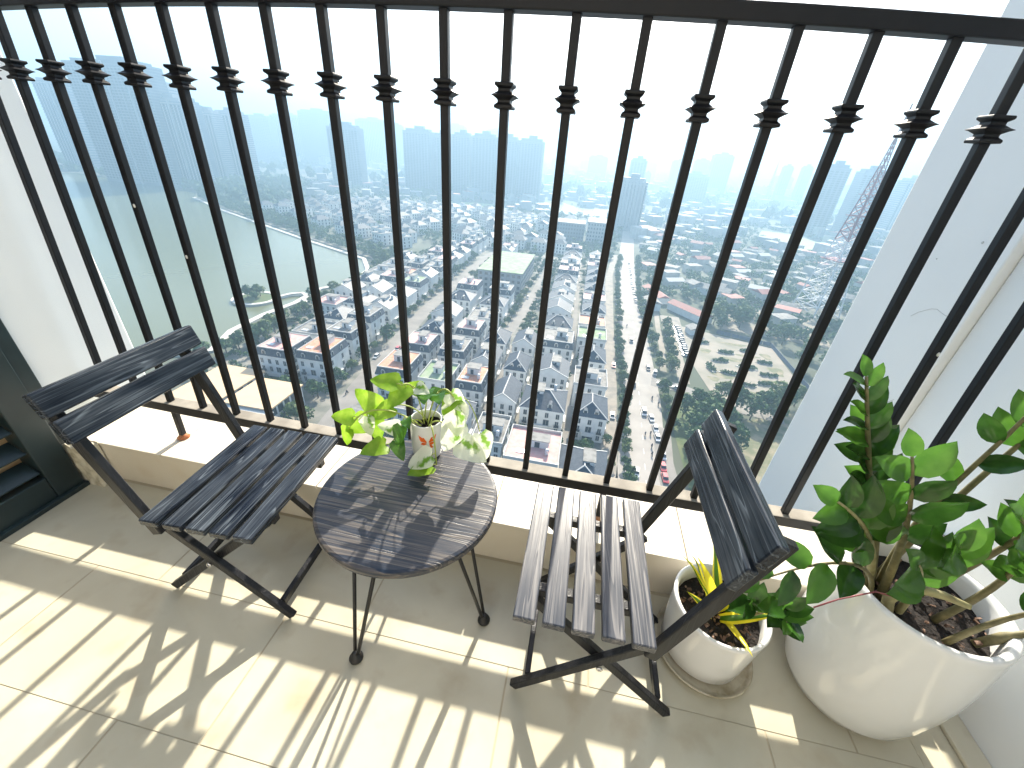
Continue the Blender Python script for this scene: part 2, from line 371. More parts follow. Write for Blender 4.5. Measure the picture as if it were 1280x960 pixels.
# --- railing (slightly bowed in plan)
S = .95
XS = [-0.0678, 0.0773, 0.2193, 0.3593, 0.498, 0.6348, 0.7703, 0.9048, 1.0384, 1.1712, 1.3017, 1.4321, 1.5629, 1.6958, 1.8303, 1.9663, 2.101, 2.2361, 2.373]
bars = [x * S for x in XS]; bars = [bars[0] - .137] + bars + [bars[-1] + .131]
ZB, ZT = .3295, 1.402
def yb(x): u = x / S; return S * (1 + .0092 * (u - 1.2112) ** 2)
def yk(x): u = x / S; return S * (1 + .0522 * (u - 1.2112) ** 2)
def yz(x, z): t = (z - ZB) / (1.2727 - ZB); return yb(x) + (yk(x) - yb(x)) * t
rail = empty('balcony_railing', (1.2, .96, ZL), label='black wrought iron balcony railing of square bars with ringed collars', cat='railing')
def off(p): return (p[0] - 1.2, p[1] - .96, p[2] - ZL)
mat('lit_top_iron', (0.20, 0.18, 0.15), 0.8, noise=(14, (0.34, 0.31, 0.26), .35, .7))  # sunlight on the bottom rail's top, painted as a paler iron
def railbar(name, zc0, wdt, hgt, dy, sag=0, lit_top=False):
    b = MB(); xs = [XL - .02 + (2.56 + .02 - XL) * i / 24 for i in range(25)]
    k = 0
    for x in xs:
        zc = zc0 - sag * ((x - 1.05) / 1.4) ** 2; y = yz(x, zc) + dy
        for a, c in ((-1, -1), (1, -1), (1, 1), (-1, 1)): b.v.append(off((x, y + a * wdt / 2, zc + c * hgt / 2)))
    for i in range(24):
        for j in range(4):
            b.f.append((i * 4 + (j + 1) % 4, i * 4 + j, (i + 1) * 4 + j, (i + 1) * 4 + (j + 1) % 4)); b.m.append(0)
    b.f.append((0, 1, 2, 3)); b.f.append((99, 98, 97, 96)); b.m += [0, 0]
    me = b.mesh(name, ['iron', 'lit_top_iron']); bevel(me, .003, 2)
    if lit_top:
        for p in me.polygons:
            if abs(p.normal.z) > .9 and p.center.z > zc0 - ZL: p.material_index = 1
    return link(name, me, rail)
railbar('top_rail', 1.413, .034, .027, 0, .011)
railbar('bottom_rail', ZB - .018, .046, .036, .002, lit_top=True)
col_prof = [(.0105, -.034), (.0195, -.033), (.0205, -.028), (.0195, -.024), (.0140, -.018), (.0140, -.011), (.021, -.004), (.0270, .000), (.021, .004), (.0140, .011), (.0140, .018), (.0195, .024), (.0205, .028), (.0195, .033), (.0105, .034)]
b = MB(); b.lathe([(r_ * 1.28, z_ * .64) for r_, z_ in col_prof], 4, ph=R(45)); cme = b.mesh('collar', 'iron'); bevel(cme, .0006, 1)
ring = [0]
for i, x in enumerate(bars):
    post = i in (2, 8, 14, 20)
    z0 = ZL - .002 if post else ZB - .002
    z1 = 1.95 if i == 14 else ZT + .0
    b = MB(); b.beam(off((x, yz(x, z0), z0)), off((x, yz(x, z1), z1)), .0175, .0175, up=(0, 1, 0))
    me = b.mesh('baluster', 'iron'); bevel(me, .002, 2)
    bo = link('baluster', me, rail)
    link('collar', cme, bo, off((x, yz(x, 1.2727), 1.2727)))
    if post:
        b = MB(); b.lathe([(.020, 0), (.021, .004), (.013, .012), (.011, .016)], 10, c=off((x, yz(x, ZL), ZL + .0002)))
        link('rusty_foot', b.mesh('rusty_foot', 'rust', True), bo)
for x, z in ((bars[19] - .003, .62), (bars[19] + .004, .85), (bars[3] + .003, .98), (bars[4], .86)):
    b = MB(); b.lathe([(.006, 0), (.0055, .0015), (.002, .003)], 7, ph=.4); o = link('paint_chip', b.mesh('paint_chip', 'paint_chip'), rail)
    o.location = off((x, yz(x, z) - .0092, z)); o.rotation_euler = (R(90), 0, 0); o.scale = (.55, .9, 1)

# --- folding chairs
slat_me = boxmesh('slat', .046, .375, .018, 'wood_slat', .003)
slat_lit = boxmesh('slat', .044, .375, .018, 'wood_slat_lit', .003)
back_me = boxmesh('slat', .020, .372, .056, 'wood_slat', .004)
bolt_b = MB(); bolt_b.lathe([(.0075, 0), (.0075, .002), (.0055, .004)], 12); bolt_b.lathe([(.003, .004), (.003, .0055)], 6); bolt_me = bolt_b.mesh('bolt', 'steel')
def chair(xf, y0, sgn, rz, sm, label, kink=0.0):
    """xf: x of the seat front; sgn +1: the back is towards +x"""
    c = empty('folding_chair', (xf, y0, 0), rz, label=label, cat='chair')
    def P(u, v, z): return (sgn * u, v, z)
    def bm_(name, a, b_, w_, h_, up=(0, 1, 0), m_='wood_leg'):
        b = MB(); b.beam(P(*a), P(*b_), w_, h_, up); me = b.mesh(name, m_); bevel(me, .002, 1); return link(name, me, c)
    for i in range(5):
        o = link('seat_slat', sm, c, P(.023 + i * .0575, .186, .391)); o.rotation_euler = (0, 0, R(rnd.uniform(-.3, .3)))
    for v in (.085, .287): bm_('seat_rail', (.004, v, .3705), (.272, v, .3705), .022, .022)
    for v, w_ in ((.052, 1), (.320, -1)):
        bm_('leg', (.018, v, .012), (.300, v, .330), .023, .017)          # long leg, front foot to the back post
        bm_('leg', (.400, v + .021 * w_, .012), (.018, v + .021 * w_, .372), .023, .017)
        o = link('bolt', bolt_me, c, P(.203, v - .0105, .2)) if w_ == 1 else link('bolt', bolt_me, c, P(.203, v + .0105, .2))
        o.rotation_euler = (R(90 * w_), 0, 0)
    for v in (.031, .341): bm_('back_post', (.283, v, .318), (.400, v, .700), .027, .018)
    bm_('stretcher', (.05, .0625, .045), (.05, .3095, .045), .014, .026, (0, 0, 1))
    bm_('stretcher', (.372, .0835, .040), (.372, .2885, .040), .014, .026, (0, 0, 1))
    bm_('stretcher', (.268, .0415, .345), (.268, .3305, .345), .014, .024, (0, 0, 1))
    for i, (u, z_) in enumerate(((.349, .628), (.371, .688))):
        o = link('back_slat', back_me, c, P(u - .002, .186, z_)); o.rotation_euler = (0, R(sgn * 18), 0)
    return c
chair(.812, .480, -1, R(2.5), slat_me, 'dark blue-black slatted folding chair to the left of the round table')
chair(1.409, .447, 1, R(0), slat_lit, 'slatted folding chair with sunlit pale seat between the round table and the small pot')

# --- round table
tb = empty('round_table', (1.115, .645, 0), label='low round dark wood table on black hairpin legs between the two chairs', cat='table')
b = MB(); b.lathe([(.203, .434), (.209, .436), (.2115, .440), (.2115, .450), (.209, .4545), (.203, .4565)], 72)
link('table_top', b.mesh('table_top', 'wood_top'), tb)
for k in range(3):
    a = math.atan2(-.177, -.105) + k * 2 * math.pi / 3
    ca, sa = math.cos(a), math.sin(a)
    def Q(r, t, z): return (r * ca - t * sa, r * sa + t * ca, z)
    b = MB(); b.tube([Q(.115, -.055, .436), Q(.195, -.008, .032), Q(.200, 0, .020), Q(.195, .008, .032), Q(.115, .055, .436)], .0048, 8)
    lo = link('hairpin_leg', b.mesh('hairpin_leg', 'rod', True), tb)
    b = MB(); b.lathe([(.013, 0), (.0175, .001), (.0180, .006), (.0155, .010), (.011, .014), (.009, .026), (.004, .030)], 16, c=Q(.200, 0, 0.0005))
    link('rubber_foot', b.mesh('rubber_foot', 'rubber', True), lo)
    b = MB(); b.box(-.03, .03, -.065, .065, .430, .434); me = b.mesh('mount_plate', 'rod'); o = link('mount_plate', me, tb, (.115 * ca, .115 * sa, 0)); o.rotation_euler = (0, 0, a)

# --- leaves
def leaf_mesh(name, L, W, fold, curl, kind='oval', n=7, m='leaf_dark', edge=None):
    """a leaf along +X from its stalk, upper side +Z, folded along the midrib and arched"""
    b = MB(); rows = []
    for i in range(n + 1):
        t = i / n
        if kind == 'oval': hw = W / 2 * (math.sin(math.pi * min(1, t ** .85)) ** .75) if 0 < t < 1 else 0.0015
        elif kind == 'heart': hw = W / 2 * (1.0 - t) ** .62 * (1 - .55 * math.exp(-t * 14)) * 1.12 if t < 1 else .001
        else: hw = W / 2 * (1 - t ** 3) * (.6 + .4 * min(1, t * 4)) if t < 1 else .001
        z = -curl * L * t * t + .02 * L * math.sin(t * 9)
        x = L * t
        xb = x - (.12 * L * (1 - t) ** 6 if kind == 'heart' else 0)
        e = W * .02 * math.sin(t * 11 + 1)
        rows.append([(xb, -hw, z + fold * hw + e), (x * .5 + xb * .5, -hw * .5, z + fold * hw * .42), (x, 0, z), (x * .5 + xb * .5, hw * .5, z + fold * hw * .42), (xb, hw, z + fold * hw - e)])
    for r in rows: b.v += r
    for i in range(n):
        for j in range(4):
            k = i * 5 + j; b.f.append((k, k + 1, k + 6, k + 5)); b.m.append(1 if (edge and j in (0, 3)) else 0)
    return b.mesh(name, [m, edge] if edge else m, True)
def place_leaf(me, parent, p, d, nrm, s=1.0, name='leaf'):
    d = Vector(d).normalized(); nrm = Vector(nrm); y = nrm.cross(d)
    if y.length < 1e-3: y = Vector((0, 1, 0)).cross(d)
    y.normalize(); z = d.cross(y)
    m_ = Matrix((d, y, z)).transposed().to_4x4(); m_ = m_ @ Matrix.Diagonal((s, s, s, 1)); m_.translation = Vector(p)
    return link(name, me, parent, mtx=m_)
def bez(pts, t):
    P = [Vector(p) for p in pts]
    while len(P) > 1: P = [P[i].lerp(P[i + 1], t) for i in range(len(P) - 1)]
    return P[0]

# --- the large pot and its plant
PX, PY = 2.284, .697
pot = empty('potted_plant', (PX, PY, 0), label='large glossy white egg-shaped pot of dark glossy green plant against the right wall', cat='potted plant')
prof = [(.085, .001), (.108, .003), (.126, .018), (.141, .05), (.152, .11), (.1575, .18), (.1585, .24), (.156, .31), (.151, .37), (.149, .395), (.1485, .408), (.146, .415), (.140, .417), (.133, .413), (.130, .404), (.129, .36), (.129, .33)]
b = MB(); b.lathe(prof, 72, cap=False); b.lathe([(.001, .0009), (.085, .001)], 72, cap=False); link('pot', b.mesh('pot', 'ceramic', True), pot)
def soil_mesh(r, z, seed, n=22):
    b = MB(); rr = random.Random(seed); ri = 9
    for i in range(ri + 1):
        for j in range(n):
            a = 2 * math.pi * j / n; q = r * i / ri
            b.v.append((q * math.cos(a), q * math.sin(a), z + rr.uniform(-.006, .006) * (i < ri) + .01 * math.sin(a * 2) * i / ri))
    for i in range(ri):
        for j in range(n): b.f.append((i * n + j, i * n + (j + 1) % n, (i + 1) * n + (j + 1) % n, (i + 1) * n + j)); b.m.append(0)
    return b.mesh('soil', 'soil', True)
link('soil', soil_mesh(.131, .362, 3), pot)
b = MB(); rr = random.Random(5)
for i in range(60):
    a = rr.uniform(0, 6.28); q = .12 * math.sqrt(rr.random()); s_ = rr.uniform(.002, .007); x, y, z_ = q * math.cos(a), q * math.sin(a), .366
    b.beam((x, y, z_ + .004), (x + rr.uniform(-.012, .012), y + rr.uniform(-.012, .012), z_ + rr.uniform(.0, .012)), s_, s_ * .7)
tag(link('bark_chips', b.mesh('bark_chips', 'chip'), pot), kind='stuff')
zl = [leaf_mesh('leaf', 1, .54, .38, .16, m='leaf_dark'), leaf_mesh('leaf', 1, .50, .32, -.08, m='leaf_dark'), leaf_mesh('leaf', 1, .56, .30, .18, m='leaf_bright'), leaf_mesh('leaf', 1, .48, .42, .05, m='leaf_bright')]
rz_ = random.Random(21)
def frond(parent, pts, n, L0, t0, up, mats_=(0, 1, 2, 3), rad=.007, spread=1.0, origin=(PX, PY), tipleaf=True, pairs=True, m_='stem'):
    o3 = Vector((origin[0], origin[1], 0))
    path = [bez(pts, i / 14) for i in range(15)]
    b = MB(); b.tube([p - o3 for p in path], [rad * (1.15 - .85 * i / 14) for i in range(15)], 8)
    st = link('stem', b.mesh('stem', m_, True), parent)
    up = Vector(up)
    for i in range(n):
        t = t0 + (1 - t0) * (i + .3) / n
        p = bez(pts, t); d = (bez(pts, min(1, t + .03)) - bez(pts, max(0, t - .03))).normalized()
        side = d.cross(up).normalized()
        for sg in ((-1, 1) if pairs else ((-1) ** i,)):
            out = (side * sg * spread + d * (.55 + .5 * t) + up * rz_.uniform(.1, .45)).normalized()
            L = L0 * (1 - .35 * abs(t - .62) * 2) * rz_.uniform(.85, 1.12)
            nr = (up * 1.0 - d * .6 + side * sg * -.35 + Vector((rz_.uniform(-.3, .3), rz_.uniform(-.3, .3), 0))).normalized()
            place_leaf(zl[rz_.choice(mats_)], st, p - o3, out, nr, L)
    if tipleaf:
        d = (bez(pts, 1) - bez(pts, .95)).normalized(); place_leaf(zl[2], st, bez(pts, 1) - o3, d, up, L0 * .6)
# stems rise from the soil towards the light
frond(pot, [(2.215, .73, .35), (2.13, .73, .55), (2.05, .75, .72), (1.985, .76, .865)], 8, .074, .50, (-.25, -.35, .9), (0, 1, 2, 3), .009)
frond(pot, [(2.235, .73, .35), (2.20, .76, .58), (2.26, .75, .72), (2.225, .72, .93)], 6, .078, .42, (-.5, -.6, .5), (1, 3, 2), .007, pairs=False)
frond(pot, [(2.245, .76, .35), (2.28, .78, .62), (2.30, .76, .80), (2.27, .72, .96)], 5, .080, .60, (-.6, -.5, .4), (2, 3, 3), .007)
frond(pot, [(2.31, .67, .35), (2.34, .65, .52), (2.30, .62, .63), (2.17, .58, .74)], 6, .075, .45, (-.3, -.5, .8), (2, 3, 3), .007)
frond(pot, [(2.30, .72, .35), (2.34, .70, .56), (2.33, .67, .66), (2.26, .63, .76)], 6, .075, .45, (-.4, -.5, .8), (2, 3, 0), .007)
frond(pot, [(2.30, .62, .35), (2.34, .62, .48), (2.36, .60, .54), (2.34, .56, .58)], 4, .070, .50, (-.3, -.4, .9), (1, 2, 3), .006)
frond(pot, [(2.20, .70, .35), (2.13, .66, .52), (2.00, .61, .57), (1.875, .575, .485)], 7, .088, .38, (-.2, -.7, .7), (0, 2, 1), .005, pairs=False)
frond(pot, [(2.205, .72, .35), (2.15, .70, .50), (2.07, .66, .60), (1.97, .64, .66)], 4, .105, .50, (-.3, -.75, .55), (0, 0, 2), .008, m_='stem_pale')
frond(pot, [(2.22, .70, .35), (2.17, .68, .52), (2.12, .66, .64), (2.05, .66, .77)], 4, .095, .45, (-.3, -.8, .5), (0, 1, 2), .008)
frond(pot, [(2.24, .67, .35), (2.20, .64, .47), (2.15, .60, .55), (2.10, .58, .60)], 3, .105, .50, (-.2, -.7, .7), (0, 2, 1), .007, m_='stem_pale')
frond(pot, [(2.23, .69, .35), (2.22, .67, .50), (2.19, .62, .60), (2.13, .58, .66)], 3, .10, .55, (-.2, -.7, .7), (2, 2, 3), .007)
frond(pot, [(2.225, .74, .35), (2.16, .76, .56), (2.10, .77, .68), (2.03, .77, .76)], 3, .078, .55, (-.2, -.75, .5), (0, 2, 3), .008)
# a broken stub, a curled pale root and a thin red runner
b = MB(); b.tube([(.08, -.065, .355), (.105, -.07, .40), (.135, -.075, .445)], [.008, .010, .003], 8); link('stem_stub', b.mesh('stem_stub', 'stem', True), pot)
b = MB(); b.tube([(-.075, -.045, .345), (-.095, -.04, .41), (-.09, -.05, .47), (-.05, -.07, .485), (-.02, -.09, .49)], [.012, .011, .010, .008, .005], 8); link('stem', b.mesh('stem', 'stem_pale', True), pot)
b = MB(); b.tube([(-.10, -.06, .44), (-.17, -.08, .47), (-.24, -.10, .45), (-.27, -.10, .41)], .0016, 5); link('runner', b.mesh('runner', 'mast_red', True), pot)

# --- the small pot
QX, QY = 1.926, .710
pot2 = empty('potted_plant', (QX, QY, 0.012), label='small white pot of yellow-edged plant standing in a beige saucer behind the right chair', cat='potted plant')
b = MB(); b.lathe([(.06, .0), (.098, .002), (.106, .012), (.1095, .06), (.1135, .13), (.117, .185), (.118, .194), (.114, .198), (.107, .194), (.104, .17), (.103, .14)], 56, cap=False)
b.lathe([(.001, .0005), (.06, .0)], 56, cap=False); link('pot', b.mesh('pot', 'ceramic_small', True), pot2)
link('soil', soil_mesh(.1035, .158, 9), pot2)
b = MB()
for i in range(90):
    a = rr.uniform(0, 6.28); q = .088 * math.sqrt(rr.random()); s_ = rr.uniform(.003, .007); x, y, z_ = q * math.cos(a), q * math.sin(a), .162
    b.beam((x, y, z_ + .003), (x + rr.uniform(-.01, .01), y + rr.uniform(-.01, .01), z_ + rr.uniform(.0, .010)), s_, s_ * .7)
tag(link('bark_chips', b.mesh('bark_chips', 'chip'), pot2), kind='stuff')
st_ = leaf_mesh('leaf', 1, .20, .45, .35, kind='strap', n=9, m='leaf_bright', edge='leaf_yellow')
sty = leaf_mesh('leaf', 1, .17, .4, .42, kind='strap', n=9, m='leaf_yellow')
for p, d, nr, L, me in (((-.02, .0, .163), (-.35, .35, 1), (.8, -.2, .3), .15, st_), ((-.03, .02, .163), (-.15, .25, 1), (.9, -.4, .2), .13, st_), ((-.01, -.01, .163), (-.25, -.25, 1), (.5, -.8, .3), .19, sty),
                        ((.0, .0, .163), (.1, -.1, 1), (.2, -1, .3), .15, sty), ((.01, .01, .163), (.15, .3, 1), (-.4, -.9, .3), .16, st_), ((.0, -.02, .163), (.35, -.35, .75), (-.3, -.6, .7), .14, st_),
                        ((-.02, -.02, .163), (-.45, -.25, .8), (.5, -.6, .6), .12, st_), ((.02, .0, .163), (.6, .1, .8), (-.6, -.3, .6), .13, st_), ((.0, .02, .163), (-.05, .5, .9), (.1, -.9, .4), .14, st_), ((.01, -.03, .163), (.1, -.6, .6), (0, -.4, .9), .10, sty)):
    place_leaf(me, pot2, p, d, nr, L)
frond(pot2, [(1.955, .70, .17), (1.945, .68, .27), (1.93, .64, .34), (1.905, .60, .38)], 3, .075, .55, (-.2, -.7, .7), (0, 0, 1), .004, origin=(QX, QY))
frond(pot2, [(1.965, .69, .19), (1.99, .66, .28), (1.98, .62, .36), (1.95, .58, .42)], 4, .078, .45, (-.2, -.7, .7), (0, 1, 2), .004, origin=(QX, QY))
frond(pot2, [(1.97, .71, .19), (2.01, .69, .26), (2.02, .65, .32), (1.99, .60, .34)], 3, .074, .55, (-.2, -.7, .7), (0, 0, 1), .004, origin=(QX, QY))
for ch in list(pot2.children):
    if ch.name.startswith('stem'): ch.location.z -= .012
b = MB(); b.lathe([(.001, .0006), (.110, .0005), (.123, .008), (.130, .019), (.127, .021), (.120, .013), (.112, .0105), (.001, .0105)], 56, cap=False)
tag(link('plant_saucer', b.mesh('plant_saucer', 'saucer', True), None, (QX + .006, QY - .004, 0)), 'round beige saucer on the tiles beneath the small white pot', 'saucer')

# --- pothos on the table
VX, VY, VZ = 1.103, .795, .4568
po = empty('potted_plant', (VX, VY, VZ), label='white cup with orange winged emblem and trailing lime pothos on the round table', cat='potted plant')
b = MB(); b.lathe([(.028, .0), (.034, .002), (.038, .008), (.040, .03), (.041, .11), (.0405, .114), (.0385, .114), (.038, .108), (.0375, .09)], 48, cap=False); b.lathe([(.001, .0003), (.028, 0)], 48, cap=False)
pp = link('pot', b.mesh('pot', 'ceramic_small', True), po)
link('soil', soil_mesh(.038, .092, 12, 14), po)
# orange emblem: two mirrored pairs of wings, printed on the curved wall
fa = math.atan2(-VY, CX - VX)
def emb(polys, sc, z0):
    b = MB()
    for pl in polys:
        for sg in (1, -1):
            q = [(sg * x * sc, y * sc) for x, y in pl]
            if sg < 0: q = q[::-1]
            b.quad([(.0412 * math.cos(fa + .04 + x / .041), .0412 * math.sin(fa + .04 + x / .041), z0 + y) for x, y in q])
    return b.mesh('emblem', 'orange_print')
W_ = [[(.08, .02), (.40, .62), (.55, .58), (.30, .10)], [(.30, .10), (.55, .58), (1.0, .86), (.86, .30)], [(.08, .02), (.30, .10), (.86, .30), (.75, .06), (.18, -.08)], [(.10, -.14), (.55, -.02), (.78, -.30), (.40, -.42)], [(.14, -.22), (.40, -.42), (.62, -.80), (.30, -.92)]]
link('emblem', emb(W_, .0235, .068), pp)
hl = [leaf_mesh('leaf', 1, .92, .20, .22, 'heart', 10, 'leaf_lime'), leaf_mesh('leaf', 1, .88, .28, .12, 'heart', 10, 'leaf_variegated'), leaf_mesh('leaf', 1, .88, .15, .3, 'heart', 10, 'leaf_bright')]
def vine(pts, leaves, rad=.0019):
    leaves = [(t, d, nr, L * 1.14, k) for t, d, nr, L, k in leaves]
    path = [bez(pts, i / 16) for i in range(17)]
    b = MB(); b.tube(path, rad, 6); st = link('vine', b.mesh('vine', 'vine', True), po)
    for t, d, nr, L, k in leaves:
        p = bez(pts, t); q = p + Vector(d).normalized() * .012
        place_leaf(hl[k], st, q, d, nr, L)
        bb = MB(); bb.tube([p, p.lerp(q, .5) + Vector((0, 0, .003)), q], .0012, 5); link('leaf_stalk', bb.mesh('leaf_stalk', 'vine', True), st)
z0 = .095
# local frame: x right, y outward, z up, relative to the cup
vine([(-.005, 0, z0), (-.01, -.01, .20), (-.02, -.03, .245), (-.035, -.05, .235)], [(1, (-.7, -.1, .15), (-.1, -.5, 1), .055, 0), (.75, (-.3, -.9, -.35), (0, -.8, .5), .055, 0), (.6, (.6, -.3, .1), (0, -.6, 1), .04, 1)])
vine([(.0, .01, z0), (-.03, 0, .17), (-.09, -.03, .17), (-.125, -.04, .12)], [(.55, (-.5, -.5, -.2), (0, -.9, .5), .050, 0), (.8, (-.5, -.1, .4), (.1, -.9, .4), .060, 0), (1, (-.55, -.3, -.3), (0, -.9, .3), .060, 0), (.95, (.3, -.5, -.8), (.2, -.9, .2), .050, 0)])
vine([(-.01, 0, z0), (-.02, -.02, .15), (-.05, -.05, .09), (-.075, -.06, .060)], [(1, (-.4, -.5, .1), (-.1, -.7, .8), .055, 0), (.8, (.4, -.6, -.4), (0, -.9, .5), .045, 2), (.6, (-.6, -.3, .2), (0, -.8, .6), .045, 1)])
vine([(-.01, -.01, z0), (-.07, -.04, .17), (-.13, -.06, .17), (-.175, -.06, .10)], [(1, (-.3, -.2, -.8), (-.3, -.9, .3), .048, 0), (.85, (-.7, -.3, .1), (0, -.8, .6), .045, 0), (.7, (.2, -.3, -1), (.1, -.9, .1), .045, 1)], .0022)
vine([(.005, 0, z0), (.03, -.01, .25), (.08, -.02, .255), (.10, -.03, .155)], [(.35, (.3, -.8, .3), (0, -.6, .8), .045, 2), (.6, (.6, -.2, -.5), (.2, -.9, .5), .050, 1), (.8, (.2, -.4, -.9), (.3, -.9, .2), .070, 1), (1, (-.3, -.5, -.8), (.1, -.9, .3), .070, 1)], .0022)
vine([(.01, 0, z0), (.05, .0, .24), (.12, -.01, .24), (.145, -.015, .12)], [(1, (.35, -.3, -.9), (.5, -.9, .3), .062, 1), (.5, (-.2, -.8, -.3), (0, -.7, .7), .045, 0)], .0014)
vine([(.01, 0, z0), (.04, -.02, .15), (.08, -.03, .12), (.095, -.035, .09)], [(1, (.8, -.3, -.25), (-.2, -.7, .7), .070, 1), (.5, (.3, -.3, .6), (-.4, -.8, .3), .030, 2)])
vine([(.01, -.01, z0), (.04, -.055, .17), (.05, -.07, .08), (.052, -.07, .03)], [(.8, (-.9, -.3, -.5), (0, -.6, .8), .062, 1), (1, (-.75, -.5, -.05), (0, -.3, 1), .055, 0)])
vine([(-.01, .01, z0), (-.0, .02, .17), (.0, .01, .20), (.01, -.01, .21)], [(1, (.2, -.8, .2), (0, -.6, .8), .050, 2), (.7, (-.8, -.2, .2), (0, -.7, .7), .042, 0), (.5, (.7, .1, .2), (0, -.6, .7), .042, 2)])
vine([(-.02, -.02, z0), (-.03, -.035, .14), (-.035, -.045, .15), (-.04, -.05, .13)], [(1, (-.1, -.6, -.8), (-.2, -.9, .3), .045, 2), (.6, (.4, -.8, .2), (0, -.7, .7), .034, 2)])


# ================================================================== THE CITY BELOW
G = -83.82
def ground_sheet(name, pts, z, m, top=None):
    b = MB(); b.poly(pts, G + z); return tag(link(name, b.mesh(name, m)), kind='structure')
b = MB(); b.quad([(-9000, -60, G), (9000, -60, G), (9000, 15000, G), (-9000, 15000, G)]); tag(link('ground', b.mesh('ground', 'earth')), kind='structure')
LAKE = [(-900, 250), (-900, 640), (-700, 600), (-581, 560), (-540, 515), (-442, 452), (-334, 392), (-259, 351), (-202, 322), (-176, 309), (-157, 280), (-151, 245), (-162, 226), (-159, 198), (-162, 176), (-161, 153), (-153, 133), (-171, 118), (-215, 118), (-300, 130), (-500, 150)]
ground_sheet('lake', LAKE, .06, 'lake_water')
POND = [(-120, 880), (-60, 930), (-20, 860), (40, 900), (50, 760), (32, 718), (-40, 745), (-63, 740)]
ground_sheet('pond', POND, .06, 'lake_water')
def strip(name, pts, wd, z, m, h=0.0):
    """a road-like ribbon following pts"""
    P = [Vector((p[0], p[1])) for p in pts]; b = MB(); L = []; Rr = []
    for i, p in enumerate(P):
        d = (P[min(i + 1, len(P) - 1)] - P[max(i - 1, 0)]).normalized(); n = Vector((-d.y, d.x))
        L.append(p + n * wd / 2); Rr.append(p - n * wd / 2)
    for i in range(len(P) - 1):
        q = [Rr[i], Rr[i + 1], L[i + 1], L[i]]
        if h: b.prism([(v.x, v.y) for v in reversed(q)], G + z - h, G + z)
        else: b.quad([(v.x, v.y, G + z) for v in q][::-1])
    return tag(link(name, b.mesh(name, m)), kind='structure')
# promenade and embankment of the lake
strip('promenade', LAKE[4:], 3.4, .9, 'stone_kerb', .9)
strip('promenade_path', [(x + 5, y + 6) for x, y in LAKE[5:12]], 3, .5, 'pavement', .4)
# island with ring walk and curved bridge
ring = [(-183 + 11 * math.cos(a), 196 + 11 * math.sin(a)) for a in [2 * math.pi * i / 28 for i in range(29)]]
b = MB(); b.prism([(-183 + 10 * math.cos(2 * math.pi * i / 24), 196 + 10 * math.sin(2 * math.pi * i / 24)) for i in range(24)], G, G + .9); tag(link('island', b.mesh('island', 'lawn')), kind='structure')
strip('island_walk', ring, 2.6, 1.2, 'stone_kerb', 1.2)
strip('footbridge', [(-173, 201), (-170, 209), (-165, 213), (-160, 210), (-157, 203), (-152, 200)], 2.6, 1.6, 'stone_kerb', .8)
# roads
BLK = 'pavement'
ground_sheet('villa_quarter_paving', [(-148, 112), (-70, 84), (24, 70), (24, 392), (-150, 420), (-140, 300)], .05, 'quarter_ground')
strip('road', [(29, 60), (29, 96), (32, 120), (34.5, 150), (36, 205), (35.5, 275), (45, 439), (60, 640)], 15, .12, 'main_asphalt')
strip('road', [(39, 60), (38, 110), (40, 130)], 6, .13, 'asphalt')
strip('service_road', [(19, 60), (20, 121), (21.5, 154), (22.5, 227), (25.5, 350), (34, 440)], 5.5, .12, 'pavement')
strip('street', [(-72, 78), (-76, 104), (-79, 131), (-82, 165), (-86, 212), (-87, 285), (-86, 365), (-80, 400)], 8, .12, 'asphalt')
strip('street', [(-33, 192), (-31, 219), (-29, 251), (-26, 369)], 6, .12, 'asphalt')
strip('lane', [(5, 84), (5, 160), (2, 232), (0, 382)], 2.6, .14, 'asphalt')
strip('lane', [(-26, 84), (-26, 190)], 2.6, .14, 'asphalt')
strip('lane', [(-82, 84), (-100, 108), (-128, 118)], 7, .15, 'asphalt')
strip('side_street', [(-80, 152), (-60, 152), (-30, 152)], 3, .16, 'asphalt')
strip('side_street', [(-80, 250), (-40, 250), (-30, 250)], 6, .16, 'asphalt')
strip('side_road', [(40, 166), (52, 164), (64, 156), (90, 150)], 8, .16, 'asphalt')
strip('verge_path', [(47, 178), (50, 205), (52, 240), (55, 275)], 3, .14, 'sand')
strip('driveway', [(55, 169), (57, 200), (58, 227), (60, 262)], 5, .15, 'sand')
# lane lines
b = MB()
for k in range(38):
    y = 88 + k * 8
    x = 31 + (y - 96) * .045 + (max(0, y - 275)) * .03
    b.poly([(x - .08, y), (x + .08, y), (x + .10, y + 3), (x - .06, y + 3)], G + .16)
tag(link('lane_lines', b.mesh('lane_lines', 'line_paint')), kind='structure')
ground_sheet('park_ground', [(66, 158), (100, 172), (110, 182), (113, 228), (86, 238), (66, 246), (62, 200)], .13, 'sand')
ground_sheet('lawn', [(44, 96), (62, 90), (62, 150), (52, 158), (44, 130)], .09, 'lawn')
ground_sheet('scrub_field', [(62, 84), (190, 100), (170, 170), (112, 165), (66, 140)], .10, 'scrub')
ground_sheet('sports_field', [(255, 690), (290, 580), (350, 660), (330, 770), (290, 780)], .10, 'field')
ground_sheet('sports_field', [(-140, 720), (-250, 700), (-260, 760), (-100, 800)], .10, 'field')
ground_sheet('yard', [(54, 200), (64, 200), (68, 262), (56, 262)], .14, 'pavement')
ground_sheet('yard', [(92, 250), (150, 240), (165, 300), (110, 320)], .09, 'sand')

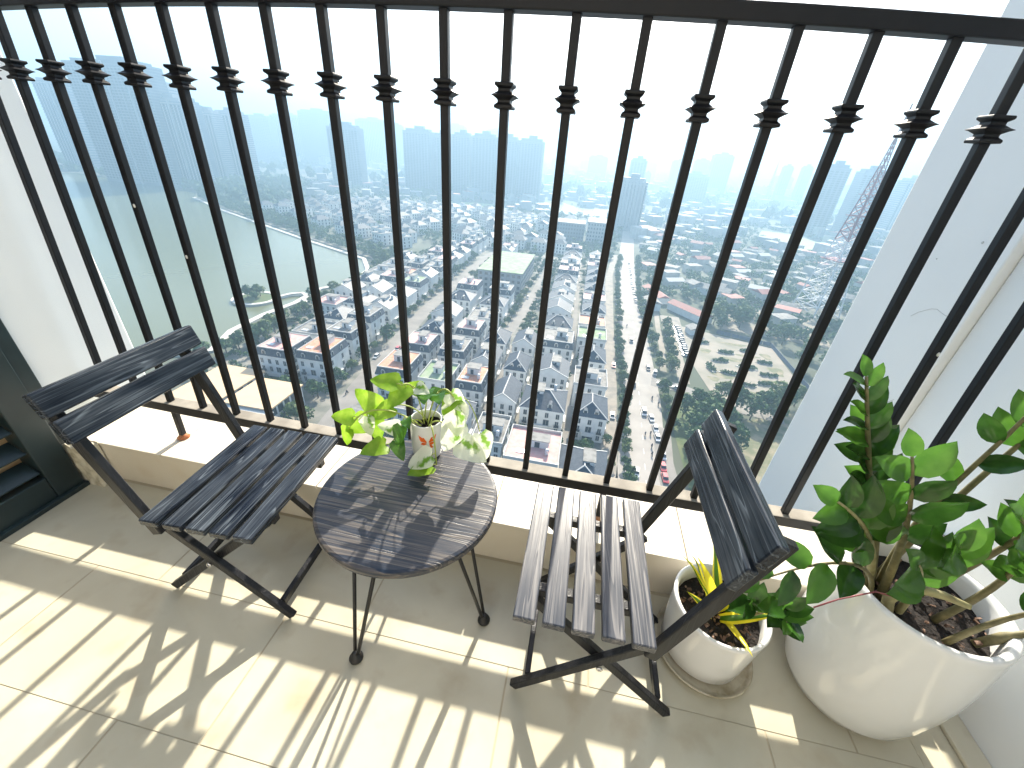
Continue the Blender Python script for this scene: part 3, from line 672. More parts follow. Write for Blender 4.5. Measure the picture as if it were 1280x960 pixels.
# ---- trees
def crown_mesh(name, rx, rz, n, q, seed, m, lobes=8):
    rr = np.random.RandomState(seed); V = []; Fc = []
    for l in range(lobes):
        a = rr.uniform(0, 6.28); e = rr.uniform(-.4, 1.0); k = rr.uniform(.25, .62)
        c = np.array([math.cos(a) * rx * k * (1 - abs(e) * .3), math.sin(a) * rx * k * (1 - abs(e) * .3), rz * (.25 + .55 * e)])
        rl = rx * rr.uniform(.38, .6)
        for i in range(n // lobes):
            d = rr.normal(size=3); d /= np.linalg.norm(d); d[2] = abs(d[2]) if rr.rand() < .7 else d[2]
            p = c + d * rl * rr.uniform(.75, 1.08) * np.array([1, 1, .8])
            nn = d + rr.normal(size=3) * .55; nn /= np.linalg.norm(nn)
            t = np.cross(nn, rr.normal(size=3)); t /= np.linalg.norm(t); s = np.cross(nn, t)
            w_ = q * rr.uniform(.6, 1.3); k0 = len(V)
            V += [p - t * w_ - s * w_ * .5, p + t * w_ * .3 - s * w_, p + t * w_ + s * w_ * .4, p - t * w_ * .2 + s * w_]
            Fc.append((k0, k0 + 1, k0 + 2, k0 + 3))
    V = np.array(V); V[:, 2] -= V[:, 2].min()
    return V, Fc
def np_mesh(name, V, Fc, m, mi=None):
    me = bpy.data.meshes.new(name)
    me.vertices.add(len(V)); me.vertices.foreach_set('co', np.asarray(V, dtype=np.float32).ravel())
    Fa = np.asarray(Fc, dtype=np.int32); me.loops.add(Fa.size); me.loops.foreach_set('vertex_index', Fa.ravel())
    me.polygons.add(len(Fa)); me.polygons.foreach_set('loop_start', np.arange(0, Fa.size, Fa.shape[1], dtype=np.int32))
    for x in ([m] if isinstance(m, str) else m): me.materials.append(MAT[x])
    if mi is not None: me.polygons.foreach_set('material_index', np.asarray(mi, dtype=np.int32))
    me.update(calc_edges=True); me.validate(); return me
CR = []
for s_, (rx, rz, n) in enumerate(((2.6, 3.2, 340), (3.0, 3.0, 380), (3.6, 4.2, 460), (2.2, 2.6, 300))):
    V, Fc = crown_mesh('crown', rx, rz, n, .42, s_, None)
    CR.append([np_mesh('crown', V, Fc, mm) for mm in ('foliage', 'foliage_light')])
tk = MB(); tk.tube([(0, 0, 0), (.05, 0, 1.2), (0, .1, 2.2), (.1, .1, 3.4)], [.22, .17, .13, .06], 7); tk.tube([(0, .1, 2.0), (.7, .3, 3.2)], [.09, .04], 5); tk.tube([(0, .1, 1.9), (-.6, -.4, 3.1)], [.09, .04], 5)
TR = tk.mesh('trunk', 'bark', True)
ntree = [0]
tr_ = random.Random(99)
def tree(x, y, s=1.0, label=None, group=None, light=False, k=None, z=0.0):
    if ntree[0] >= 298: return
    ntree[0] += 1
    k = tr_.randrange(4) if k is None else k
    o = empty('tree', (x, y, G + z), tr_.uniform(0, 6.28), label=label, cat='tree', group=group); o.scale = (s, s, s * tr_.uniform(.9, 1.15))
    c = link('crown', CR[k][1 if light else 0], o, (0, 0, 1.7)); link('trunk', TR, o)
def inpoly(x, y, P):
    c = False; j = len(P) - 1
    for i in range(len(P)):
        if (P[i][1] > y) != (P[j][1] > y) and x < (P[j][0] - P[i][0]) * (y - P[i][1]) / (P[j][1] - P[i][1]) + P[i][0]: c = not c
        j = i
    return c

# ---- villas
def win_mesh(w_, h_, arch=False):
    b = MB(); b.box(-w_ / 2 - .12, w_ / 2 + .12, -.10, .02, -h_ / 2 - .12, h_ / 2 + .12, 0)
    b.box(-w_ / 2, w_ / 2, -.13, -.09, -h_ / 2, h_ / 2, 1)
    b.box(-.05, .05, -.15, -.12, -h_ / 2, h_ / 2, 0)
    return b.mesh('window', ['roof_trim', 'glass_dark'])
WM = {'n': win_mesh(1.1, 1.9), 'b': win_mesh(1.9, 2.2)}
def dormer_mesh():
    b = MB(); b.box(-.8, .8, -.1, 2.0, 0, 1.2, 0)
    pts = [(-.8, 1.2), (-.57, 1.75), (0, 2.0), (.57, 1.75), (.8, 1.2)]
    k = len(b.v)
    for y in (-.1, 2.0): b.v += [(x, y, z) for x, z in pts]
    b.f.append((k, k + 4, k + 3, k + 2, k + 1)); b.m.append(0)
    for i in range(4): b.f.append((k + i, k + i + 1, k + 5 + i + 1, k + 5 + i)); b.m.append(2)
    b.box(-.5, .5, -.16, -.08, .15, 1.45, 1)
    return b.mesh('dormer', ['roof_trim', 'glass_dark', 'slate'])
DM = dormer_mesh()
vc = {}
def villa_meshes(kind, w_, d_, h_, deck):
    key = (kind, w_, d_, h_, deck)
    if key in vc: return vc[key]
    b = MB(); b.box(-w_ / 2, w_ / 2, 0, d_, 0, h_, 0)
    b.box(-w_ / 2 - .35, w_ / 2 + .35, -.35, d_ + .35, h_ - .35, h_, 0)                         # cornice
    b.box(-w_ / 2 - .12, w_ / 2 + .12, -.12, d_ + .12, 3.4, 3.7, 0)                               # string course
    b.box(-w_ * .18, w_ * .18, -1.5, 0.01, 0, 3.4, 0); b.box(-w_ * .16, w_ * .16, -1.56, -1.45, .2, 2.9, 1)   # porch
    b.box(-w_ * .18, w_ * .18, -1.5, -1.4, 3.41, 4.3, 0); 
    b.box(w_ / 2 + .005, w_ / 2 + .9, d_ * .3, d_ * .6, 3.2, 3.4, 0)
    wall_ = b.mesh('wall', ['villa_wall', 'glass_dark'])
    r = MB(); a, c, e, f = -w_ / 2 - .4, w_ / 2 + .4, -.4, d_ + .4
    if kind == 'hip':
        rh = 3.6; ins = min(w_, d_) * .42
        if w_ >= d_: p1, p2 = (a + ins, (e + f) / 2), (c - ins, (e + f) / 2)
        else: p1, p2 = ((a + c) / 2, e + ins), ((a + c) / 2, f - ins)
        k = len(r.v); r.v += [(a, e, h_), (c, e, h_), (c, f, h_), (a, f, h_), (p1[0], p1[1], h_ + rh), (p2[0], p2[1], h_ + rh)]
        if w_ >= d_: fs = [(0, 1, 5, 4), (1, 2, 5), (2, 3, 4, 5), (3, 0, 4)]
        else: fs = [(0, 1, 4), (1, 2, 5, 4), (2, 3, 5), (3, 0, 4, 5)]
        for q in fs: r.f.append(tuple(k + i for i in q)); r.m.append(0)
        r.f.append((3, 2, 1, 0)); r.m.append(0)
        for q in ((4, 5), (0, 4), (1, 5 if w_ >= d_ else 4), (2, 5), (3, 4 if w_ >= d_ else 5)):
            r.beam(r.v[q[0]], Vector(r.v[q[1]]) + Vector((0, 0, .02)), .34, .22, mi=1)
    elif kind == 'gable':
        rh = 3.4; mx_ = 0
        r.v += [(a, e, h_), (c, e, h_), (c, f, h_), (a, f, h_), (mx_, e, h_ + rh), (mx_, f, h_ + rh)]
        for q, mi in (((0, 1, 4), 2), ((2, 3, 5), 2), ((1, 2, 5, 4), 0), ((3, 0, 4, 5), 0), ((3, 2, 1, 0), 0)): r.f.append(q); r.m.append(mi)
        for q in ((0, 4), (1, 4)): r.beam(Vector(r.v[q[0]]) + Vector((0, -.1, .15)), Vector(r.v[q[1]]) + Vector((0, -.1, .15)), .4, .45, mi=1)
        r.beam((0, e, h_ + rh + .1), (0, f, h_ + rh + .1), .35, .25, mi=1)
    elif kind == 'mansard':
        rh = 2.9; i_ = .95; b4 = [(a, e), (c, e), (c, f), (a, f)]; t4 = [(a + i_, e + i_), (c - i_, e + i_), (c - i_, f - i_), (a + i_, f - i_)]
        r.v += [(x, y, h_) for x, y in b4] + [(x, y, h_ + rh) for x, y in t4]
        for i in range(4): j = (i + 1) % 4; r.f.append((i, j, 4 + j, 4 + i)); r.m.append(0)
        r.f.append((4, 5, 6, 7)); r.m.append(3)
        x0, y0 = t4[0]; x1, y1 = t4[2]; zt = h_ + rh
        for q in ((x0 - .15, x1 + .15, y0 - .15, y0 + .15), (x0 - .15, x1 + .15, y1 - .15, y1 + .15)): r.box(*q, zt - .1, zt + .28, 1)
        for q in ((x0 - .15, x0 + .15, y0 + .15, y1 - .15), (x1 - .15, x1 + .15, y0 + .15, y1 - .15)): r.box(*q, zt - .1, zt + .28, 1)
    else:   # terrace
        r.box(a, c, e, f, h_, h_ + .25, 1, top=3); z_ = h_ + .25
        for q in ((a, c, e, e + .25), (a, c, f - .25, f)): r.box(*q, z_, z_ + .8, 1)
        for q in ((a, a + .25, e + .25, f - .25), (c - .25, c, e + .25, f - .25)): r.box(*q, z_, z_ + .8, 1)
    roof_ = r.mesh('roof', ['slate', 'roof_trim', 'villa_wall', deck])
    vc[key] = (wall_, roof_); return vc[key]
def pent_mesh(w_, d_, h_):
    b = MB(); b.box(-w_ / 2, w_ / 2, -d_ / 2, d_ / 2, 0, h_, 0, top=1); b.box(-w_ / 2 - .3, w_ / 2 + .3, -d_ / 2 - .3, d_ / 2 + .3, h_, h_ + .18, 1)
    b.box(-w_ * .2, w_ * .05, -d_ / 2 - .05, -d_ / 2, .1, h_ * .8, 2)
    return b.mesh('penthouse', ['villa_wall', 'roof_light', 'glass_dark'])
PM = [pent_mesh(4.5, 4, 2.6), pent_mesh(3, 5.5, 2.4), pent_mesh(6, 3.5, 2.6)]
b = MB(); b.lathe([(.55, 0), (.6, .1), (.6, 1.1), (.5, 1.35), (.1, 1.45)], 12); b.box(-.5, .5, -.5, .5, -.6, 0); TK = b.mesh('water_tank', 'tank', True)
b = MB(); b.box(-1.4, 1.4, -.9, .9, 0, .15)
for i in range(5): b.box(-1.3 + i * .55, -.85 + i * .55, -.85, .85, .16, .22)
SOL = b.mesh('rooftop_rack', 'tank')
b = MB(); b.box(-.85, .85, -.75, 0, 0, .12, 0); b.box(-.85, .85, -.75, -.69, .12, .95, 1); b.box(-.85, -.79, -.69, 0, .12, .95, 1); b.box(.79, .85, -.69, 0, .12, .95, 1); BAL = b.mesh('balcony', ['roof_trim', 'car_black'])
vr = random.Random(5)
KN = {'hip': 'hipped grey-roofed', 'gable': 'front-gabled grey-roofed', 'mansard': 'mansard-roofed', 'terrace': 'flat terrace-roofed'}
DN = {'terracotta': 'with an orange roof deck', 'pink_deck': 'with a pink roof deck', 'roof_light': 'with a grey roof deck', 'green_deck': 'with a green roof deck'}
def villa(x, y, w_, d_, h_, kind, deck, label, rz=0.0, detail=2):
    wl_, rf_ = villa_meshes(kind, w_, d_, h_, deck)
    o = empty('villa', (x, y, G + .05), rz, label=label, cat='house', group='white villas of the quarter below')
    wo = link('wall', wl_, o); ro = link('roof', rf_, o)
    if detail >= 1:
        nw = max(3, int(w_ / 3.2)); nf = 3 if h_ > 8.5 else 2
        for f_ in range(nf):
            zc = 1.9 + f_ * (h_ - 1.0) / nf
            for i in range(nw):
                if f_ == 0 and abs(i - (nw - 1) / 2) < .6: continue
                xx = -w_ / 2 + w_ * (i + .5) / nw
                big = (i == nw // 2 and f_ == 1)
                link('window', WM['b' if big else 'n'], o, (xx, 0, zc))
                if f_ == 1 and (i in (0, nw - 1)): link('balcony', BAL, o, (xx, 0, zc - 1.25))
            if detail >= 2:
                for sg in (-1, 1):
                    for yy in (.25, .7):
                        q = link('window', WM['n'], o, (sg * w_ / 2, d_ * yy, zc)); q.rotation_euler = (0, 0, R(90) * sg)
    if kind == 'mansard':
        for i in range(max(2, int(w_ / 4.5))):
            n_ = max(2, int(w_ / 4.5)); link('dormer', DM, ro, (-w_ / 2 + w_ * (i + .5) / n_, -.1, h_ + .5))
        if detail >= 2:
            for yy in (.3, .7):
                for sg in (-1, 1):
                    q = link('dormer', DM, ro, (sg * (w_ / 2 + .1), d_ * yy, h_ + .5)); q.rotation_euler = (0, 0, R(90) * sg)
    if kind == 'hip' and w_ > 8:
        for sx in (-.17, .17): link('dormer', DM, ro, (sx * w_, .9, h_ + .35))
    if kind in ('mansard', 'terrace'):
        zt = h_ + (2.9 if kind == 'mansard' else .25)
        q = link('penthouse', vr.choice(PM), ro, (vr.uniform(-.12, .12) * w_, d_ * vr.uniform(.5, .62), zt))
        link('water_tank', TK, ro, (w_ * .28, d_ * .28, zt + .6)); 
        if vr.random() < .6: link('rooftop_rack', SOL, ro, (-w_ * .22, d_ * .25, zt))
    elif vr.random() < .4:
        link('penthouse', PM[1], ro, (vr.uniform(-.15, .15) * w_, d_ * .55, h_ + 1.5)); 
        if vr.random() < .5: link('water_tank', TK, ro, (w_ * .22, d_ * .75, h_ + 2.6))
    return o
kinds = ['hip', 'hip', 'gable', 'mansard', 'mansard', 'terrace']
decks = ['terracotta', 'pink_deck', 'roof_light', 'roof_light', 'green_deck']
COLS = [  # name, [(x, y, w, d, h, kind, deck)] fixed ones, then a run
    ('beside the service road', [(10.5, 81, 13, 17, 9.0, 'hip', 'roof_light'), (12, 114, 11, 14, 10.0, 'hip', 'roof_light'), (11.5, 135, 12, 14, 10, 'terrace', 'roof_light'), (12, 157, 11, 14, 10, 'hip', 'roof_light')], 11.3, 179, 385, 21.5, 13, .012),
    ('just left of the narrow back lane', [(-4.5, 87, 15, 15, 9.5, 'terrace', 'pink_deck'), (-4.5, 114, 15, 15, 10, 'hip', 'roof_light'), (-4.5, 139, 14, 14, 10, 'gable', 'roof_light'), (-4.5, 166, 15, 15, 10, 'mansard', 'roof_light'), (-6, 192, 14, 14, 10, 'hip', 'roof_light')], -8, 214, 385, 21, 15, 0),
    ('second left of the back lane', [(-18.5, 92, 9, 14, 9.5, 'terrace', 'roof_light'), (-18.5, 115, 9, 14, 10, 'gable', 'roof_light'), (-18.5, 139, 9, 14, 10, 'hip', 'roof_light'), (-19, 163, 10, 14, 10, 'gable', 'roof_light')], 0, 0, 0, 1, 1, 0),
    ('third left of the back lane', [(-32, 97, 10, 14, 10, 'hip', 'roof_light'), (-32, 119, 10, 14, 10, 'mansard', 'terracotta'), (-32, 141, 10, 14, 10, 'gable', 'roof_light'), (-32, 162, 10, 14, 10, 'hip', 'roof_light')], 0, 0, 0, 1, 1, 0),
    ('in the middle of the block', [(-46, 100, 11, 13, 10, 'terrace', 'roof_light'), (-46, 121, 11, 14, 10, 'terrace', 'green_deck'), (-46, 142, 11, 14, 10, 'mansard', 'roof_light'), (-46, 166, 11, 14, 10, 'mansard', 'pink_deck'), (-45, 188, 13, 14, 10, 'terrace', 'roof_light'), (-45, 211, 14, 14, 10, 'hip', 'roof_light'), (-45, 232, 14, 13, 10, 'mansard', 'roof_light')], 0, 0, 0, 1, 1, 0),
    ('on the right side of the lakeside street', [(-62, 120, 12, 16, 10, 'mansard', 'terracotta'), (-62, 143, 12, 13, 10, 'mansard', 'pink_deck'), (-63, 164, 12, 13, 10, 'hip', 'roof_light'), (-65, 187, 13, 13, 10, 'gable', 'roof_light'), (-65, 213, 14, 14, 10, 'hip', 'roof_light'), (-66, 234, 13, 14, 10, 'mansard', 'pink_deck')], -66, 350, 390, 20, 12, 0),
    ('on the left side of the lakeside street', [(-95, 121, 12, 16, 11, 'mansard', 'terracotta'), (-96, 142, 12, 14, 11, 'mansard', 'roof_light'), (-98, 162, 12, 14, 11, 'mansard', 'roof_light'), (-99, 184, 12, 14, 10, 'gable', 'roof_light'), (-99, 206, 12, 14, 10, 'hip', 'roof_light')], -100, 227, 390, 20, 12, 0),
    ('second row back from the lakeside street', [(-110, 119, 13, 16, 11, 'mansard', 'pink_deck'), (-111, 141, 12, 14, 11, 'terrace', 'roof_light'), (-112, 163, 12, 14, 10, 'hip', 'roof_light'), (-114, 186, 13, 14, 10, 'hip', 'roof_light'), (-115, 208, 12, 14, 10, 'gable', 'roof_light')], -115, 229, 350, 20, 12, 0),
    ('nearest the lake shore', [(-128, 181, 13, 14, 9, 'terrace', 'pink_deck'), (-130, 203, 12, 14, 10, 'gable', 'roof_light'), (-130, 224, 13, 14, 10, 'hip', 'roof_light'), (-131, 246, 12, 14, 10, 'terrace', 'roof_light')], -132, 267, 300, 21, 12, 0),
]
nv = 0
for nm, fixed, xr, ya, yb_, pitch, wr_, lean in COLS:
    L = list(fixed); y = ya
    while ya and y < yb_:
        L.append((round(xr + lean * (y - 180) + vr.uniform(-.4, .4), 2), y + vr.uniform(-1, 1), wr_, 14, vr.choice((9.5, 10, 10.5)), vr.choice(kinds), vr.choice(decks))); y += pitch
    for i, (x, y, w_, d_, h_, k, dk) in enumerate(L):
        dd_ = ' ' + DN[dk] if k in ('mansard', 'terrace') else ''
        lab = f'{KN[k]} villa{dd_}, {ordinal(i)} back, {nm}'
        if len(lab.split()) > 16: lab = f'{KN[k]} villa, {ordinal(i)} back, {nm}'
        villa(x, y, w_, d_, h_, k, dk, lab, detail=2 if y < 175 else (1 if y < 300 else 0)); nv += 1

# teal net and light clutter of the unfinished near roof
b = MB(); b.box(-13, 4, 84.6, 84.9, G, G + 6.5); tag(link('construction_net', b.mesh('construction_net', 'teal_net')), 'teal scaffolding net at the foot of the nearest terrace-roofed villa', 'net')
# villa-quarter beyond the lake corner (hazy)
def far_villa_mesh(seed):
    rr = random.Random(seed); b = MB(); w_ = rr.uniform(11, 15); d_ = rr.uniform(11, 14); h_ = rr.uniform(9, 11.5)
    b.box(-w_ / 2, w_ / 2, 0, d_, 0, h_, 0)
    if rr.random() < .55:
        k = len(b.v); rh = 3.4; a, c, e, f = -w_ / 2 - .4, w_ / 2 + .4, -.4, d_ + .4
        b.v += [(a, e, h_), (c, e, h_), (c, f, h_), (a, f, h_), (a + 4.5, (e + f) / 2, h_ + rh), (c - 4.5, (e + f) / 2, h_ + rh)]
        for q in ((0, 1, 5, 4), (1, 2, 5), (2, 3, 4, 5), (3, 0, 4)): b.f.append(tuple(k + i for i in q)); b.m.append(1)
    else:
        b.box(-w_ / 2 - .3, w_ / 2 + .3, -.3, d_ + .3, h_, h_ + .3, 0, top=3); b.box(-2.5, 2.5, 4, 8, h_ + .3, h_ + 2.9, 0, top=3)
    for f_ in range(3):
        for i in range(4): xx = -w_ / 2 + w_ * (i + .5) / 4; b.box(xx - .6, xx + .6, -.06, .02, 1 + f_ * 3.1, 2.9 + f_ * 3.1, 2)
        for i in range(2):
            for sg in (-1, 1): yy = d_ * (.3 + .4 * i); xx = sg * w_ / 2; b.box(xx - .06, xx + .06, yy - .6, yy + .6, 1 + f_ * 3.1, 2.9 + f_ * 3.1, 2)
    return b.mesh('villa', ['villa_wall', 'slate', 'glass_dark', 'roof_light'])
FV = [far_villa_mesh(s_) for s_ in range(7)]
fr_ = random.Random(3); nf_ = 0; FVP = []
for j in range(13):
    for i in range(19):
        x = -385 + i * 21 + (j % 2) * 4; y = 338 + j * 25 + fr_.uniform(-2, 2)
        sh_y = None
        # shoreline height at x
        for (xa, ya_), (xb_, yb2) in zip(LAKE[5:10], LAKE[6:11]):
            if xa <= x <= xb_: sh_y = ya_ + (yb2 - ya_) * (x - xa) / (xb_ - xa)
        if sh_y is None: sh_y = 405 if x > -176 else 452
        lim = sh_y + 42
        if x > -150: lim = 410
        if y < lim or y > 655 - abs(x + 180) * .25 or x > -8 and y < 540: continue
        if inpoly(x, y, LAKE) or nf_ + nv > 292 or fr_.random() < .06: continue
        if x > -60 and 470 < y < 535: continue
        o = link('villa', fr_.choice(FV), None, (x, y, G + .02)); o.rotation_euler = (0, 0, R(fr_.choice((-28, -28, 62))) + (0 if x < -80 else R(24)))
        tag(o, 'small hazy white villa in the packed quarter beyond the lake corner', 'house', 'hazy villas beyond the lake corner'); nf_ += 1; FVP.append((x, y))

def relabel(objs, text, band):
    d = {}
    for o in objs: d.setdefault(int(o.location.y // band), []).append(o)
    for bi, kk in enumerate(sorted(d)):
        for i, o in enumerate(sorted(d[kk], key=lambda q: q.location.x)): o['label'] = f'{text}, {ordinal(bi)} row back, {ordinal(i) if i else "first"} from left'
relabel([o for o in COL.objects if o.get('group') == 'hazy villas beyond the lake corner'], 'small hazy villa beyond the lake corner', 25)
# ---- larger buildings
def block(name, x0, x1, y0, y1, h_, m_, roofm, label, cat, floors=4, bays=8, sidebays=4, parapet=True, glassy=False, z0=0.03):
    o = empty(name, ((x0 + x1) / 2, y0, G + z0), label=label, cat=cat)
    w_, d_ = x1 - x0, y1 - y0
    b = MB(); b.box(-w_ / 2, w_ / 2, 0, d_, 0, h_); link('wall', b.mesh('wall', m_), o)
    b = MB(); b.box(-w_ / 2 - .5, w_ / 2 + .5, -.5, d_ + .5, h_, h_ + .5); ro = link('roof', b.mesh('roof', roofm), o)
    fh = h_ / floors; ww = w_ / bays * (.72 if glassy else .5); wm_ = None
    b = MB(); b.box(-ww / 2, ww / 2, -.08, .02, 0, fh * (.7 if glassy else .5)); wm_ = b.mesh('window', 'glass_dark')
    for f_ in range(floors):
        for i in range(bays): link('window', wm_, o, (-w_ / 2 + w_ * (i + .5) / bays, 0, f_ * fh + fh * .22))
        for i in range(sidebays):
            for sg in (-1, 1):
                q = link('window', wm_, o, (sg * w_ / 2, d_ * (i + .5) / sidebays, f_ * fh + fh * .22)); q.rotation_euler = (0, 0, R(90) * sg)
    return o, ro
o, ro = block('school_building', -67, -37, 264, 326, 15, 'tower_pale', 'green_deck', 'big pale building with a planted green roof terrace between the two streets', 'building', 4, 8, 12)
b = MB(); b.box(-9, 9, 30, 50, .5, 4, 0, top=1); link('penthouse', b.mesh('penthouse', ['villa_wall', 'green_deck']), ro)
b = MB()
for i in range(16): x = fr_.uniform(-13, 13); y = fr_.uniform(3, 26); b.box(x, x + fr_.uniform(1, 4), y, y + fr_.uniform(1, 3), .5, fr_.uniform(.9, 1.8))
tag(link('planter_beds', b.mesh('planter_beds', 'foliage_light'), ro), kind='stuff')
block('hospital_building', -40, -2, 487, 520, 20, 'tower_grey', 'roof_light', 'long grey five-storey block with white flat roof past the far end of the villas', 'building', 5, 12, 5)
block('hospital_building', 1, 26, 480, 522, 24, 'tower_pale', 'roof_light', 'taller pale block next to the main road past the far end of the villas', 'building', 6, 8, 5)
o, ro = block('low_building', -127, -110, 90, 113, 7, 'villa_wall', 'tan_roof', 'low building with tan flat roof partly hidden behind the left chair back', 'building', 2, 5, 5, glassy=True)
o, ro = block('low_building', -106, -90, 91, 107, 8, 'villa_wall', 'tan_roof', 'low glass-fronted building with tan flat roof beside the lakeside street', 'building', 2, 5, 5, glassy=True)
b = MB(); b.box(-8.6, 9.5, -2.4, .0, 7.4, 7.7); link('canopy', b.mesh('canopy', 'roof_trim'), o)
o, ro = block('site_building', -68, -54, 88, 103, 6, 'teal_net', 'roof_light', 'half-built low building wrapped in teal net beside the street corner', 'building', 2, 4, 4)
def shed(x, y, w_, d_, h_, rz, roofm, wallm, label, cat='building', kind_='low_shed', group=None):
    b = MB(); b.box(-w_ / 2, w_ / 2, -d_ / 2, d_ / 2, 0, h_)
    o = empty(kind_, (x, y, G + .02), rz, label=label, cat=cat, group=group); link('wall', b.mesh('wall', wallm), o)
    r = MB(); rh = w_ * .22; a, c, e, f = -w_ / 2 - .6, w_ / 2 + .6, -d_ / 2 - .6, d_ / 2 + .6
    r.v += [(a, e, h_), (c, e, h_), (c, f, h_), (a, f, h_), (0, e, h_ + rh), (0, f, h_ + rh)]
    for q in ((0, 1, 4), (2, 3, 5), (1, 2, 5, 4), (3, 0, 4, 5), (3, 2, 1, 0)): r.f.append(q); r.m.append(0)
    link('roof', r.mesh('roof', roofm), o); return o
shed(75, 268, 9, 30, 4.5, R(36), 'red_roof', 'villa_wall', 'long hall with dull red gabled roof beside the parking lot')
shed(57, 300, 8, 28, 4.5, R(18), 'red_roof', 'villa_wall', 'second long hall with faded red roof farther up by the main road')
shed(51, 275, 10, 12, 5, R(10), 'roof_light', 'villa_wall', 'pale flat-looking shed just before the faded red-roofed hall')
shed(72, 236, 8, 6, 3.5, R(20), 'roof_light', 'villa_wall', 'small pale gatehouse in front of the parking lot')
shed(100, 330, 12, 34, 5, R(60), 'roof_light', 'villa_wall', 'long shed with light grey roof among the trees')
# scattered low houses right of the main road
hs = random.Random(77); HP = []; tries = 0
SM = []
for k in range(10):
    b = MB(); w_, d_, h_ = hs.uniform(6, 12), hs.uniform(8, 20), hs.uniform(3.5, 9); b.box(-w_ / 2, w_ / 2, -d_ / 2, d_ / 2, 0, h_, 0)
    rh = w_ * (.2 if k % 3 else .02); a, c, e, f = -w_ / 2 - .4, w_ / 2 + .4, -d_ / 2 - .4, d_ / 2 + .4; q0 = len(b.v)
    b.v += [(a, e, h_ + .02), (c, e, h_ + .02), (c, f, h_ + .02), (a, f, h_ + .02), (0, e, h_ + rh), (0, f, h_ + rh)]
    for q in ((0, 1, 4), (2, 3, 5), (1, 2, 5, 4), (3, 0, 4, 5)): b.f.append(tuple(q0 + i for i in q)); b.m.append(1)
    for i in range(3): b.box(-w_ / 2 + w_ * (i + .5) / 3 - .5, -w_ / 2 + w_ * (i + .5) / 3 + .5, -d_ / 2 - .05, -d_ / 2, 1, 2.6, 2)
    SM.append(b.mesh('low_house', ['weathered_wall', ('red_roof', 'roof_light', 'roof_trim', 'red_roof', 'roof_light')[k % 5], 'glass_dark']))
while len(HP) < 95 and tries < 4000:
    tries += 1; y = hs.uniform(262, 560); x = hs.uniform(60, 62 + (y - 200) * 1.1)
    if any(abs(x - a) < 13 and abs(y - c) < 15 for a, c in HP) or (155 < x < 195 and 290 < y < 335) or inpoly(x, y, [(50, 255), (110, 230), (130, 300), (60, 330)]): continue
    HP.append((x, y)); o = link('low_house', hs.choice(SM), None, (x, y, G + .02)); o.rotation_euler = (0, 0, hs.choice((R(25), R(115), R(60))))
    tag(o, 'low house with weathered roof among trees right of the main road', 'house', 'low houses among the trees right of the main road')

relabel([o for o in COL.objects if o.name.startswith('low_house')], 'low house among trees right of the road', 20)
# ---- pale fence of the park
b = MB()
fe = empty('park_fence', (111, 228, G), label='long pale blue panel fence along the far side of the formal garden', cat='fence')
pm_ = boxmesh('panel', 3.9, .15, 2.2, 'tower_grey')
def fence(a, c):
    a, c = Vector(a), Vector(c); n = int((c - a).length / 4); d = (c - a).normalized()
    for i in range(n):
        p = a + (c - a) * (i + .5) / n - Vector((111, 228)); q = link('panel', pm_, fe, (p.x, p.y, 1.2)); q.rotation_euler = (0, 0, math.atan2(d.y, d.x))
fence((86, 241), (113, 231)); fence((113, 231), (111, 150))
# garden beds
gq = random.Random(12)
for (x, y, w_, d_) in ((76, 183, 7, 5), (88, 169, 6, 2.4), (87, 204, 8, 4), (95, 211, 7, 3), (104, 196, 4, 8), (73, 211, 4, 5), (92, 226, 9, 3), (105, 214, 3, 6), (97, 184, 6, 2), (70, 178, 3, 4)):
    b = MB(); b.poly([(x + w_ * (.8 + .3 * math.sin(3 * a)) * math.cos(a), y + d_ * (.8 + .2 * math.cos(2 * a)) * math.sin(a)) for a in [2 * math.pi * i / 18 for i in range(18)]], G + .16 + gq.random() * .02)
    tag(link('lawn_patch', b.mesh('lawn_patch', 'scrub')), kind='structure')
hb_ = random.Random(8); k = 0
for (x, y, w_, d_, rz) in ((72, 170, 8, 3, .1), (83, 176, 10, 2.5, .0), (80, 186, 12, 3, -.1), (93, 180, 8, 3, .3), (98, 190, 9, 2.5, .1), (90, 196, 10, 4, -.1), (78, 200, 9, 3, .2), (101, 205, 8, 3, 0), (84, 212, 9, 4, .1), (74, 222, 8, 3, .3), (97, 218, 9, 3, 0), (103, 178, 6, 3, .2), (71, 190, 4, 10, .1)):
    b = MB(); n = 14; b.prism([(w_ / 2 * math.cos(2 * math.pi * i / n) * (1 + .12 * math.sin(3 * i)), d_ / 2 * math.sin(2 * math.pi * i / n)) for i in range(n)], 0, .25, 0)
    o = empty('garden_bed', (x, y, G + .14), rz, label=f'clipped hedge bed in the sandy garden, {ordinal(k)} outward from the road', cat='garden bed'); k += 1
    link('edging', b.mesh('edging', 'stone_kerb'), o)
    V, Fc = [], []
    rr = np.random.RandomState(k)
    for i in range(150):
        a, q = rr.uniform(0, 6.28), math.sqrt(rr.rand()); c = np.array([w_ / 2 * q * math.cos(a) * .92, d_ / 2 * q * math.sin(a) * .9, rr.uniform(.3, 1.1)]); t = rr.normal(size=3) * .38; s_ = rr.normal(size=3) * .38; k0 = len(V)
        V += [c - t, c - s_, c + t, c + s_]; Fc.append((k0, k0 + 1, k0 + 2, k0 + 3))
    tag(link('hedge', np_mesh('hedge', V, Fc, 'foliage'), o), kind='stuff')

